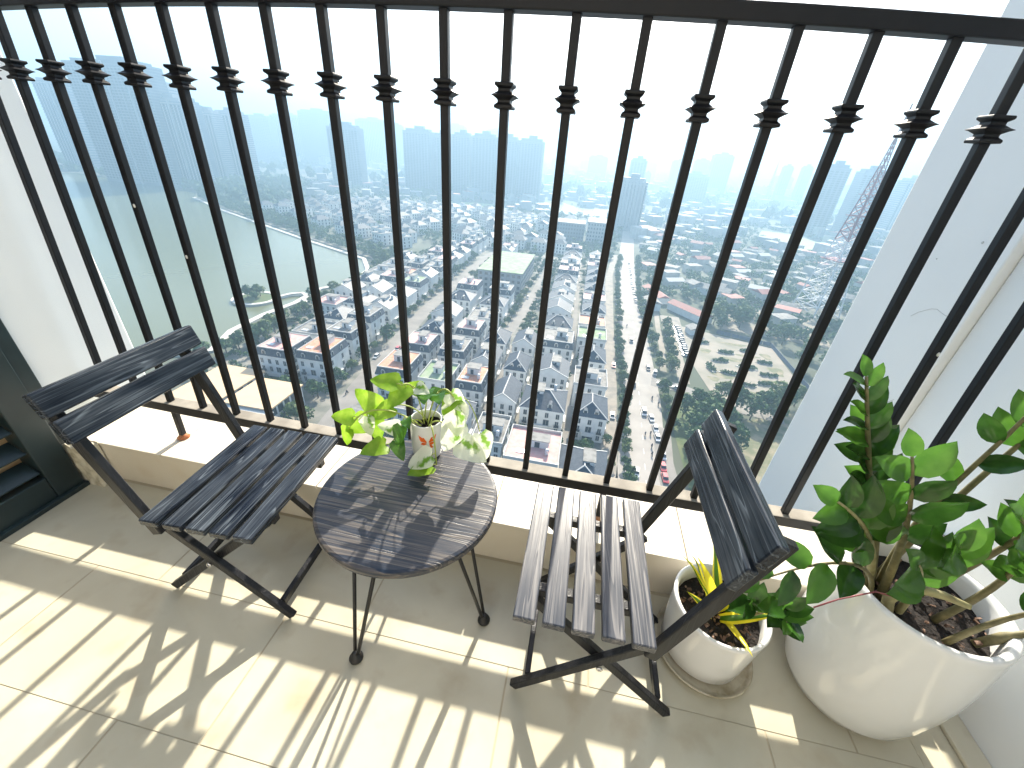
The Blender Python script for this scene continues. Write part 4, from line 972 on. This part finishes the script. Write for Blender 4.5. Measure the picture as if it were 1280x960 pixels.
# ---- trees one can tell apart
def row(pts, n, label, group, s=(.8, 1.1), jit=.6, light=.3):
    P = [Vector(p) for p in pts]; seg = [(P[i + 1] - P[i]).length for i in range(len(P) - 1)]; T = sum(seg)
    for i in range(n):
        d = T * (i + .5) / n; j = 0
        while d > seg[j]: d -= seg[j]; j += 1
        p = P[j].lerp(P[j + 1], d / seg[j])
        tree(p.x + tr_.uniform(-jit, jit), p.y + tr_.uniform(-1, 1), tr_.uniform(*s), f'{label}, {ordinal(i)} from near end', group, tr_.random() < light)
row([(25.2, 82), (24.8, 121), (26.2, 154), (27, 227)], 29, 'street tree in the median beside the main road', 'median trees', (.62, .85))
row([(28, 232), (31, 340), (38, 430)], 24, 'street tree in the far stretch of the road median', 'median trees farther up', (.75, .95))
row([(43.5, 128), (44, 160)], 6, 'dark tree on the right kerb of the main road', 'kerb trees', (.7, 1.0))
row([(46, 176), (45, 205), (44, 280), (55, 430)], 26, 'tree along the right verge of the main road', 'verge trees', (.8, 1.1))
row([(51, 178), (53.5, 205), (56, 240)], 13, 'tree in the hedge strip before the parking lot', 'hedge strip trees', (.9, 1.15), .8)
row([(-88, 108), (-87, 160), (-92, 220), (-93, 360)], 24, 'tree on the left pavement of the lakeside street', 'lakeside street trees', (.8, 1.15))
row([(-70, 150), (-74, 200), (-79, 285), (-78, 370)], 16, 'tree on the right pavement of the lakeside street', 'lakeside street trees', (.6, .9))
row([(-36, 196), (-34.5, 251), (-31, 370)], 17, 'tree on the left side of the inner street', 'inner street trees', (.7, 1.0))
row([(-26, 200), (-22, 300), (-20, 370)], 12, 'tree on the right side of the inner street', 'inner street trees', (.55, .8))
for i, (x, y, s_) in enumerate(((47, 110, 1.2), (50, 118, 1.4), (54, 124, 1.4), (50, 127, 1.3), (57, 130, 1.5), (53, 134, 1.3), (49, 140, 1.2), (58, 139, 1.5), (63, 134, 1.4), (47, 102, 1.1), (52, 108, 1.2), (57, 114, 1.3), (62, 122, 1.4), (55, 145, 1.2), (61, 146, 1.3))):
    tree(x, y, s_, f'big tree in the dense clump by the road junction, {ordinal(i)} from near end', 'junction clump trees', False, 2)
for i, (x, y, s_) in enumerate(((72, 152, 1.4), (68, 160, 1.1), (82, 152, 1.3), (88, 156, 1.6), (93, 158, 1.3), (99, 163, 1.2), (105, 160, 1.1), (84, 146, 1.2), (76, 146, 1.3))):
    tree(x, y, s_, f'tree at the near edge of the formal garden, {ordinal(i)} in that row', 'garden edge trees', i % 2 == 1, 2)
for i, (x, y, s_) in enumerate(((121, 178, 1.6), (126, 190, 1.4), (118, 205, 1.3), (130, 205, 1.5), (128, 222, 1.3), (121, 236, 1.4), (140, 215, 1.4), (137, 192, 1.2), (88, 256, 1.5), (95, 262, 1.7), (103, 255, 1.6), (97, 272, 1.4), (108, 268, 1.5), (90, 248, 1.2), (116, 258, 1.4))):
    tree(x, y, s_, f'spreading tree beyond the blue panel fence, {ordinal(i)} of the grove', 'grove behind the fence', i % 4 == 0, 2)
for i, (x, y, s_) in enumerate(((-183, 200, 1.2), (-187, 195, 1.1), (-180, 193, .9), (-186, 201, 1.0))):
    tree(x, y, s_, f'bushy tree on the small round island in the lake, {ordinal(i)} of four', 'island trees', i == 0, 1, .9)
row([(-150, 122), (-140, 140), (-144, 165), (-146, 195), (-143, 225), (-140, 260), (-150, 300)], 26, 'leafy tree along the near lake shore', 'lake shore trees', (1.1, 1.6), 2.5, .4)
row([(-118, 116), (-106, 113), (-90, 112)], 8, 'round tree in front of the pink-decked villa', 'corner garden trees', (.9, 1.2), 2, .3)
row([(-86, 92), (-88, 100)], 3, 'feathery palm-like tree beside the glass-fronted low building', 'corner palms', (.9, 1.1), 1, .8)
row([(-15, 106), (4, 108), (14, 107)], 7, 'garden tree before the second pair of villas', 'villa garden trees', (.6, .85), 1, .1)
row([(-10, 158), (2, 158)], 4, 'garden tree behind the third villa of the lane', 'villa garden trees', (.8, 1.0), 1, .0)
row([(21, 96), (17, 130)], 3, 'clipped tree on the pavement of the service road', 'service road trees', (.5, .6), .6, .2)
tree(25.6, 94, .6, 'small dry bush standing alone on the road edge near the white car', None, True, 3)
ntot = ntree[0]

# ---- masses of trees beyond (one could not count them)
def scatter(name, pts, n_leaf=34, q=1.0, m='foliage', seed=1):
    rr = np.random.RandomState(seed); base = []
    for s2 in range(4):
        V, Fc = crown_mesh('c', 4.0, 4.5, n_leaf, q, 50 + s2, None, 5); base.append((V, np.array(Fc)))
    VV = []; FF = []; k = 0
    for (x, y, s_) in pts:
        V, Fc = base[rr.randint(4)]; a = rr.uniform(0, 6.28); c, s3 = math.cos(a), math.sin(a)
        W2 = V * s_; W2 = np.stack([W2[:, 0] * c - W2[:, 1] * s3 + x, W2[:, 0] * s3 + W2[:, 1] * c + y, W2[:, 2] + G + .8], 1)
        VV.append(W2); FF.append(Fc + k); k += len(V)
    return tag(link(name, np_mesh(name, np.concatenate(VV), np.concatenate(FF), m)), kind='stuff')
mr = random.Random(31)
def free(x, y):
    if inpoly(x, y, LAKE) or inpoly(x, y, POND) or math.hypot(x - 171, y - 306) < 20: return False
    if -150 < x < 24 and 84 < y < 400: return False
    if any(abs(x - a) < 8.5 and abs(y - c) < 9 for a, c in FVP): return False
    if any(abs(x - a) < 7 and abs(y - c) < 9 for a, c in HP): return False
    if abs(x - (34 + max(0, y - 275) * .08)) < 13 and y < 620: return False
    if inpoly(x, y, [(44, 80), (200, 80), (170, 172), (114, 172), (114, 236), (86, 300), (44, 300)]): return False
    if inpoly(x, y, [(255, 690), (290, 580), (350, 660), (330, 770), (290, 780)]) or inpoly(x, y, [(-140, 720), (-250, 700), (-260, 760), (-100, 800)]): return False
    if inpoly(x, y, [(-45, 478), (30, 475), (30, 530), (-45, 530)]): return False
    return True
VR = []
for nm, fixed, xr, ya, yb_, pitch, wr_, lean in COLS: pass
VR = [(o.location.x, o.location.y) for o in COL.objects if o.name.startswith('villa') and o.get('group', '').startswith('white villas')]
gp_ = []
roads_x = lambda y: (-76 - (min(y, 212) - 104) * .093, -30, 21 + max(0, y - 154) * .025)
while len(gp_) < 1100:
    y = mr.uniform(88, 400); x = mr.uniform(-146, 19)
    if inpoly(x, y, LAKE) or any(abs(x - a) < 8.2 and -1.8 < y - c < 16.5 for a, c in VR): continue
    r3 = roads_x(y)
    if abs(x - r3[0]) < 6.5 or (y > 190 and abs(x + 31) < 5) or abs(x - 5 + max(0, y - 160) * .03) < 2.2 or (x > 18) or (-70 < x < -34 and 260 < y < 330) or (x < -86 and y < 116 and x > -130): continue
    gp_.append((x, y, mr.uniform(.28, .62)))
scatter('garden_shrubs', gp_, 60, .75, 'foliage', 8)
pts = []
while len(pts) < 4600:
    y = mr.uniform(240, 900); x = mr.uniform(-.75 * y - 60, 1.05 * y)
    if x < 40 and y < 400: continue
    if free(x, y) and (mr.random() < .75 or y < 500): pts.append((x, y, mr.uniform(.6, 1.25)))
for (xa, ya_), (xb_, yb2) in zip(LAKE[4:10], LAKE[5:11]):
    n = int(math.hypot(xb_ - xa, yb2 - ya_) / 5)
    for i in range(n):
        for r_ in (10, 17, 24, 31):
            t = mr.random(); x = xa + (xb_ - xa) * t + mr.uniform(-2, 3) + r_ * .3; y = ya_ + (yb2 - ya_) * t + r_ + mr.uniform(-2, 2)
            if not any(abs(x - a) < 8 and abs(y - c) < 8 for a, c in FVP): pts.append((x, y, mr.uniform(.7, 1.2)))
for i in range(60): pts.append((mr.uniform(-260, -170), mr.uniform(88, 114), mr.uniform(.9, 1.5)))
scatter('tree_belts', pts, 44, .85, 'foliage', 2)
pts = []
for i in range(900):
    y = 900 * (1 + mr.random() ** 1.3 * 2.3); x = mr.uniform(-1.3, 1.1) * y; pts.append((x, y, mr.uniform(1.8, 4.0)))
for i in range(500):
    y = mr.uniform(500, 900); x = mr.uniform(-1.45, -.75) * y
    if not inpoly(x, y, LAKE): pts.append((x, y, mr.uniform(1.2, 2.2)))
scatter('far_woods', pts, 30, 1.6, 'foliage', 3)

# ---- the endless low town beyond
def sprawl(name, n, y0, y1, xa, xb, hs_, seed, dens=1.0):
    rr = random.Random(seed); b = MB()
    while len(b.v) < n * 8:
        y = y0 + (y1 - y0) * rr.random() ** 1.2; x = rr.uniform(xa, xb) * y
        if inpoly(x, y, LAKE) or inpoly(x, y, POND) or (y < 700 and -400 < x < 60) or inpoly(x, y, [(255, 690), (290, 580), (350, 660), (330, 770), (290, 780)]): continue
        s_ = 1 + y / 1200; w_, d_, h_ = rr.uniform(6, 15) * s_, rr.uniform(6, 15) * s_, rr.uniform(4, hs_) * (1 + y / 5000); a = rr.choice((.4, .5, 2.0, .9)); c, s3 = math.cos(a), math.sin(a)
        q = [(x + p * c - r_ * s3, y + p * s3 + r_ * c) for p, r_ in ((-w_ / 2, -d_ / 2), (w_ / 2, -d_ / 2), (w_ / 2, d_ / 2), (-w_ / 2, d_ / 2))]
        b.prism(q, G, G + h_, 5 if rr.random() < .5 else 0, top=rr.choice((1, 1, 5, 1, 2, 3)))
    return tag(link(name, b.mesh(name, ['weathered_wall', 'roof_light', 'roof_trim', 'red_roof', 'pink_deck', 'tower_pale'])), kind='stuff')
sprawl('low_town', 650, 560, 1500, -.7, 1.2, 14, 1)
sprawl('far_town', 2200, 1300, 5000, -1.4, 1.2, 26, 2)

# ---- high-rise towers in the haze
def tower(tl, tr, te, y, d_, m_, label, storeys=30, ribs=0, name='tower_block', group=None, crown=True, step=0):
    x0, x1 = CX + tl * y, CX + tr * y; top = CZ + te * y; h_ = top - G; w_ = x1 - x0
    o = empty(name, ((x0 + x1) / 2, y, G), label=label, cat='tower block', group=group)
    b = MB(); b.box(-w_ / 2, w_ / 2, 0, d_, 0, h_ - 4); link('body', b.mesh('body', m_), o)
    if crown:
        b = MB(); b.box(-w_ * .42, w_ * .42, d_ * .15, d_ * .85, h_ - 4, h_); b.box(-w_ * .12, w_ * .2, d_ * .3, d_ * .7, h_, h_ + 5); link('roof_crown', b.mesh('roof_crown', m_), o)
    b = MB(); fh = (h_ - 6) / storeys
    for i in range(storeys): b.box(-w_ / 2 - .5, w_ / 2 + .5, -.7, d_ + .3, (i + 1) * fh, (i + 1) * fh + fh * .28)
    tag(link('floor_bands', b.mesh('floor_bands', 'tower_trim' if m_ == 'tower_grey' else 'tower_grey'), o), kind='stuff')
    nb = max(4, int(w_ / 6))
    b = MB()
    for i in range(nb): xx = -w_ / 2 + w_ * (i + .5) / nb; b.box(xx - w_ / nb * .28, xx + w_ / nb * .28, -.25, .02, 4, h_ - 8)
    tag(link('window_bays', b.mesh('window_bays', 'glass_dark'), o), kind='stuff')
    for i in range(ribs):
        xx = -w_ / 2 + w_ * (i + 1) / (ribs + 1); b = MB(); b.box(xx - 1.6, xx + 1.6, -1.6, 0, 0, h_ - 2); link('rib', b.mesh('rib', 'tower_pale'), o)
    return o
for a in (
    (-1.428, -1.335, .080, 690, 30, 'tower_pale', 'pale tower half hidden by the left wall end', 32, 1),
    (-1.312, -1.085, .124, 590, 30, 'tower_grey', 'tallest broad blue tower slab on the far lake shore at left', 42, 3),
    (-1.080, -1.035, .080, 640, 24, 'tower_pale', 'slim pale tower squeezed right beside the tallest broad slab', 38, 1),
    (-1.104, -1.011, .057, 600, 26, 'tower_pale', 'pale lattice-faced tower right of the tallest slab', 36, 2),
    (-1.005, -.980, .052, 700, 22, 'tower_grey', 'narrow blue tower in the middle of the left cluster', 34, 0),
    (-.977, -.932, .037, 720, 24, 'tower_pale', 'pale tower with bright vertical strip in the left cluster', 32, 1),
    (-.930, -.860, .039, 760, 26, 'tower_pale', 'cream tower pair closing the left cluster', 32, 2),
    (-.847, -.78, .034, 1300, 30, 'tower_grey', 'faint tower just right of the left cluster', 30, 0),
    (-.775, -.70, .040, 1400, 30, 'tower_pale', 'faint stepped tower left of the twin blue slabs', 30, 0),
    (-.70, -.621, .052, 1350, 30, 'tower_grey', 'taller faint tower behind the lone blue tower', 34, 0),
    (-.632, -.556, .028, 850, 26, 'tower_grey', 'lone darker blue tower left of the wide blue row', 34, 1),
    (-.558, -.486, .043, 1500, 34, 'tower_pale', 'very faint tall tower right of the lone blue tower', 36, 0),
    (-.480, -.450, .036, 1600, 34, 'tower_grey', 'very faint narrow tower left of the wide blue row', 36, 0),
    (-.444, -.379, .031, 905, 28, 'tower_grey', 'leftmost slab of the wide blue row of towers at mid skyline', 36, 0),
    (-.377, -.330, .026, 930, 28, 'tower_grey', 'second slab of the wide blue row, slightly lower and paler', 35, 1),
    (-.327, -.287, .030, 905, 28, 'tower_grey', 'third slab of the wide blue row, left of the bright gap', 36, 0),
    (-.281, -.228, .031, 905, 28, 'tower_grey', 'fourth slab of the wide blue row, right of the bright gap', 36, 0),
    (-.226, -.178, .029, 900, 28, 'tower_grey', 'fifth slab of the wide blue row', 36, 0),
    (-.176, -.122, .0285, 890, 28, 'tower_grey', 'rightmost slab of the wide blue row of towers', 36, 0),
    (-.35, -.30, .044, 1900, 40, 'tower_pale', 'very faint tower peeking over the third slab of the blue row', 36, 0),
    (-.25, -.21, .041, 2000, 40, 'tower_pale', 'very faint tower peeking over the fourth slab of the blue row', 36, 0),
    (.054, .113, -.030, 620, 30, 'tower_pale', 'mid-height pale block with vertical ribs left of the main road end', 18, 7),
    (.070, .102, .0075, 1100, 28, 'tower_grey', 'blue tower rising behind the ribbed mid-height block', 30, 0),
    (-.02, .02, .006, 2000, 60, 'tower_grey', 'very faint rounded bulk near the centre of the horizon', 20, 0),
    (.155, .185, .010, 1900, 40, 'tower_grey', 'faint small tower left of the tall central-right tower', 26, 0),
    (.180, .235, -.012, 1200, 50, 'tower_grey', 'low wide blue block below the tall central-right tower', 20, 0),
    (.200, .228, .014, 1700, 40, 'tower_grey', 'faint shoulder block beside the tall central-right tower', 26, 0),
    (.233, .271, .0265, 1500, 36, 'tower_grey', 'tall blue tower standing alone right of centre', 36, 0),
    (.372, .388, .015, 1500, 24, 'tower_grey', 'left one of two small far towers beyond the thin mast', 26, 0),
    (.408, .424, .017, 1500, 24, 'tower_grey', 'right one of two small far towers beyond the thin mast', 26, 0),
    (.454, .492, .024, 760, 24, 'tower_grey', 'broad blue tower left of the lattice mast', 32, 0),
    (.517, .560, .020, 800, 24, 'tower_grey', 'broad blue tower right behind the lattice mast', 32, 0),
    (.60, .64, .010, 900, 30, 'tower_pale', 'pale block beside the white column edge', 26, 0)):
    tower(*a)
k = 0
for i in range(46):
    y = mr.uniform(1700, 3600); t = mr.uniform(-1.2, .9); hh = mr.uniform(45, 125) * (1 if t < -.1 else .75)
    tower(t, t + mr.uniform(.012, .035), (hh - 85) / y, y, 40, 'tower_grey', 'very faint tower block on the hazy horizon', 20, 0, group='faint horizon towers')
relabel([o for o in COL.objects if o.get('group') == 'faint horizon towers'], 'very faint horizon tower', 250)

# ---- lattice mast
def mast(x, y, H_, bw, label, secs, m1, m2, thick=.35):
    o = empty('lattice_mast', (x, y, G), R(20), label=label, cat='mast')
    zs = [0]
    for i in range(secs): zs.append(zs[-1] + (1.0 - .028 * i))
    zs = [z_ / zs[-1] * H_ * .86 for z_ in zs]
    def hw(z_): t = z_ / (H_ * .86); return bw / 2 * (1 - t) ** 1.25 + .5
    grp = {}
    for i in range(secs):
        z0_, z1_ = zs[i], zs[i + 1]; a, c = hw(z0_), hw(z1_); mname = m1 if (i < secs * .28) else (m2 if (i // 2) % 2 else m2)
        b = grp.setdefault((i * 6) // secs, (MB(), mname))[0]
        C0_ = [(-a, -a, z0_), (a, -a, z0_), (a, a, z0_), (-a, a, z0_)]; C1_ = [(-c, -c, z1_), (c, -c, z1_), (c, c, z1_), (-c, c, z1_)]
        th = thick * (.45 + .55 * (1 - i / secs))
        for j in range(4):
            n_ = (j + 1) % 4
            b.beam(C0_[j], C1_[j], th, th, (1, .3, 0)); b.beam(C1_[j], C1_[n_], th * .6, th * .6); b.beam(C0_[j], C1_[n_], th * .55, th * .55, (.3, 1, 0)); b.beam(C0_[n_], C1_[j], th * .55, th * .55, (.3, 1, 0))
    for g_, (b, mn) in sorted(grp.items()): link('lattice_section', b.mesh('lattice_section', mn), o)
    b = MB(); b.tube([(0, 0, H_ * .84), (0, 0, H_)], [.8, .4], 6); link('spire', b.mesh('spire', m2), o)
    for zz in (.30, .52, .62):
        h2 = hw(H_ * zz) + 1.5; b = MB(); b.box(-h2, h2, -h2, h2, H_ * zz, H_ * zz + .3); link('platform', b.mesh('platform', m2), o)
    b = MB()
    for i in range(10): zz = H_ * (.66 + i * .02); b.beam((-2.2, 0, zz), (2.2, 0, zz), .12, .12); b.beam((0, -2.2, zz + .6), (0, 2.2, zz + .6), .12, .12)
    link('antenna_arms', b.mesh('antenna_arms', m2), o)
    return o
mast(171, 312, 124.5, 20, 'tall red and white lattice broadcasting mast standing among trees at right', 22, 'mast_white', 'mast_red', .75)
mast(500, 1400, 124, 12, 'thin distant lattice mast left of the two small far towers', 12, 'mast_red', 'mast_red', .9)

# ---- vehicles
def car_parts(L_, W2, H_, kind='car'):
    b = MB(); hb = .62 if kind == 'car' else .8
    side = [(-L_ / 2, .28), (-L_ / 2 + .05, hb), (-L_ / 2 + .9, hb + .12), (L_ / 2 - .8, hb + .14), (L_ / 2 - .05, hb + .05), (L_ / 2, .30)]
    k = len(b.v); n = len(side)
    for y in (-W2 / 2, W2 / 2): b.v += [(x, y, z_) for x, z_ in side]
    b.f.append(tuple(range(n))[::1]); b.f.append(tuple(range(2 * n - 1, n - 1, -1)))
    for i in range(n): j = (i + 1) % n; b.f.append((j, i, n + i, n + j))
    b.m += [0] * (n + 2); body = b
    c = MB(); x0, x1 = (-L_ / 2 + .95, L_ / 2 - .45) if kind == 'car' else (-L_ / 2 + .7, L_ / 2 - .15); i_ = .38; w1, w2_ = W2 / 2 - .06, W2 / 2 - .22; zb, zt = hb + .08, H_
    c.v += [(x0, -w1, zb), (x1, -w1, zb), (x1, w1, zb), (x0, w1, zb), (x0 + i_ * 1.6, -w2_, zt), (x1 - i_, -w2_, zt), (x1 - i_, w2_, zt), (x0 + i_ * 1.6, w2_, zt)]
    for q, mi in (((4, 5, 6, 7), 1), ((0, 1, 5, 4), 0), ((1, 2, 6, 5), 0), ((2, 3, 7, 6), 0), ((3, 0, 4, 7), 0)): c.f.append(q); c.m.append(mi)
    wh = MB(); wh.lathe([(.33, -.11), (.33, .11)], 12)
    return body, c, wh.mesh('wheel', 'rubber'), L_, W2
CP = {}
def car(x, y, rz, colr, kind, label, group=None):
    if (kind, colr) not in CP:
        bd, cb, wh, L_, W2 = car_parts(4.5, 1.8, 1.45) if kind == 'car' else car_parts(4.9, 1.9, 1.85, 'van')
        CP[(kind, colr)] = (bd.mesh('body', colr), cb.mesh('cabin', ['glass_dark', colr]), wh, L_, W2)
    bd, cb, wh, L_, W2 = CP[(kind, colr)]
    o = empty('parked_car' if 'parked' in label else 'car', (x, y, G + .17), rz, label=label, cat='car', group=group)
    link('body', bd, o); link('cabin', cb, o)
    for sx in (-1, 1):
        for sy in (-1, 1): q = link('wheel', wh, o, (sx * L_ * .3, sy * (W2 / 2 - .08), .33)); q.rotation_euler = (R(90), 0, 0)
V90 = R(90)
car(37.0, 106.5, V90 + .05, 'car_red', 'car', 'red taxi parked at the right kerb, the farther of the two red ones')
car(36.9, 101.2, V90 + .05, 'car_red', 'car', 'red taxi parked at the right kerb, the nearer of the two red ones')
car(37.6, 112.5, V90 + .05, 'car_white', 'van', 'white van parked right behind the two red taxis')
car(37.2, 128.0, V90 + .08, 'car_white', 'car', 'white car parked by the kerb, farthest of the short white line')
car(37.2, 122.4, V90 + .08, 'car_white', 'car', 'white car parked by the kerb, nearest of the short white line')
car(36.4, 134.5, V90 + .1, 'car_white', 'car', 'white car parked at the kerb beside the dark round tree')
car(28.2, 101.5, V90 - .1, 'car_white', 'car', 'white car driving alone near the small dry bush')
car(34.0, 138.0, V90, 'car_white', 'van', 'white pickup driving in the middle of the main road')
car(31.5, 160.0, V90 + .02, 'car_black', 'van', 'black van driving on the left lane of the main road')
car(44.5, 164.0, R(-20), 'car_grey', 'van', 'grey van turning at the side road junction')
car(50.5, 162.5, R(-28), 'car_white', 'car', 'white car turning into the side road')
car(59.5, 158.0, R(-8), 'car_white', 'car', 'white car waiting on the side road by the garden')
car(42.5, 174.0, V90 - .2, 'car_grey', 'van', 'grey truck-like van standing at the verge before the junction')
car(39.8, 178.5, V90, 'car_black', 'car', 'black car standing at the verge before the junction')
car(34.0, 210.0, V90, 'car_grey', 'van', 'grey van driving on the far middle stretch of the road')
car(31.0, 262.0, V90, 'car_white', 'car', 'white car driving on the far stretch of the main road')
car(23.5, 176.0, V90, 'car_red', 'car', 'dark red car standing on the service road')
car(21.6, 132.0, V90, 'car_grey', 'car', 'grey car on the service road beside the median trees')
car(-84.0, 150.0, V90, 'car_white', 'car', 'white car on the lakeside street')
car(-33.0, 244.0, V90, 'car_black', 'car', 'black car parked along the inner street')
car(-31.5, 262.0, V90, 'car_white', 'car', 'white car parked along the inner street')
car(-78.5, 160, V90, 'car_red', 'car', 'red car parked on the lakeside street pavement')
for i in range(14):
    car(61.5 + i * .12 + tr_.uniform(-.5, .5), 201 + i * 3.1, R(20 + tr_.uniform(-4, 4)), ('car_white', 'car_grey', 'car_black')[(i * 5 + i // 3) % 3], 'car', f'car parked in the row of the parking lot, {ordinal(i)} from its near end', 'cars of the parking lot')
for i in range(9):
    car(42.3 + i * .25 + (i > 4) * .8, 290 + i * 14, V90, ('car_white', 'car_grey', 'car_black')[i % 3], 'car', f'distant car at the right kerb of the main road, {ordinal(i)} from the near one', 'distant kerb cars')
bk_ = MB(); bk_.beam((-.6, 0, .65), (.55, 0, .75), .28, .32); bk_.beam((.55, 0, .3), (.45, 0, 1.1), .08, .08); bk_.beam((.45, -.35, 1.1), (.45, .35, 1.1), .06, .06); BKM = bk_.mesh('body', 'car_black')
wb = MB(); wb.lathe([(.3, -.06), (.3, .06)], 10); WBM = wb.mesh('wheel', 'rubber')
rb = MB(); rb.tube([(-.12, 0, .8), (-.18, 0, 1.0), (-.10, 0, 1.35), (-.04, 0, 1.48), (-.02, 0, 1.56), (0, 0, 1.68), (0, 0, 1.78)], [.20, .20, .24, .12, .11, .15, .06], 9)
for sg in (-1, 1): rb.tube([(-.08, sg * .2, 1.36), (.15, sg * .28, 1.15), (.42, sg * .28, 1.12)], [.08, .06, .05], 6); rb.tube([(-.12, sg * .12, .85), (.28, sg * .16, .8), (.18, sg * .16, .35)], [.11, .09, .06], 6)
RBM = rb.mesh('rider', 'cloth_dark', True)
for i, (x, y) in enumerate(((38.5, 150), (33, 123), (35, 124), (34.6, 116.5), (34.2, 112), (40.5, 146), (27.5, 190), (37, 196), (33, 232), (-80, 118))):
    o = empty('motorbike', (x, y, G + .17), V90 + tr_.uniform(-.2, .2), label=f'motorbike with dark-clothed rider on the road, {ordinal(i)} from near end' if i else 'motorbike with rider crossing alone in the road near the junction', cat='motorbike', group='motorbikes on the road')
    link('body', BKM, o); link('rider', RBM, o)
    for sx in (-.62, .62): q = link('wheel', WBM, o, (sx, 0, .3)); q.rotation_euler = (R(90), 0, 0)

# ================================================================== the hazy air
b = MB(); b.box(-8000, 8000, -30, 7000, G - 1, 210)
hz = link('haze', b.mesh('haze', 'earth')); tag(hz, kind='stuff')
mh = bpy.data.materials.new('haze_air'); mh.use_nodes = True; t = mh.node_tree; t.nodes.clear()
out = t.nodes.new('ShaderNodeOutputMaterial'); pv = t.nodes.new('ShaderNodeVolumePrincipled')
pv.inputs['Color'].default_value = (0.35, 0.53, 0.70, 1); pv.inputs['Density'].default_value = 0.00085; pv.inputs['Anisotropy'].default_value = 0.35
t.links.new(pv.outputs[0], out.inputs['Volume']); hz.data.materials.clear(); hz.data.materials.append(mh)
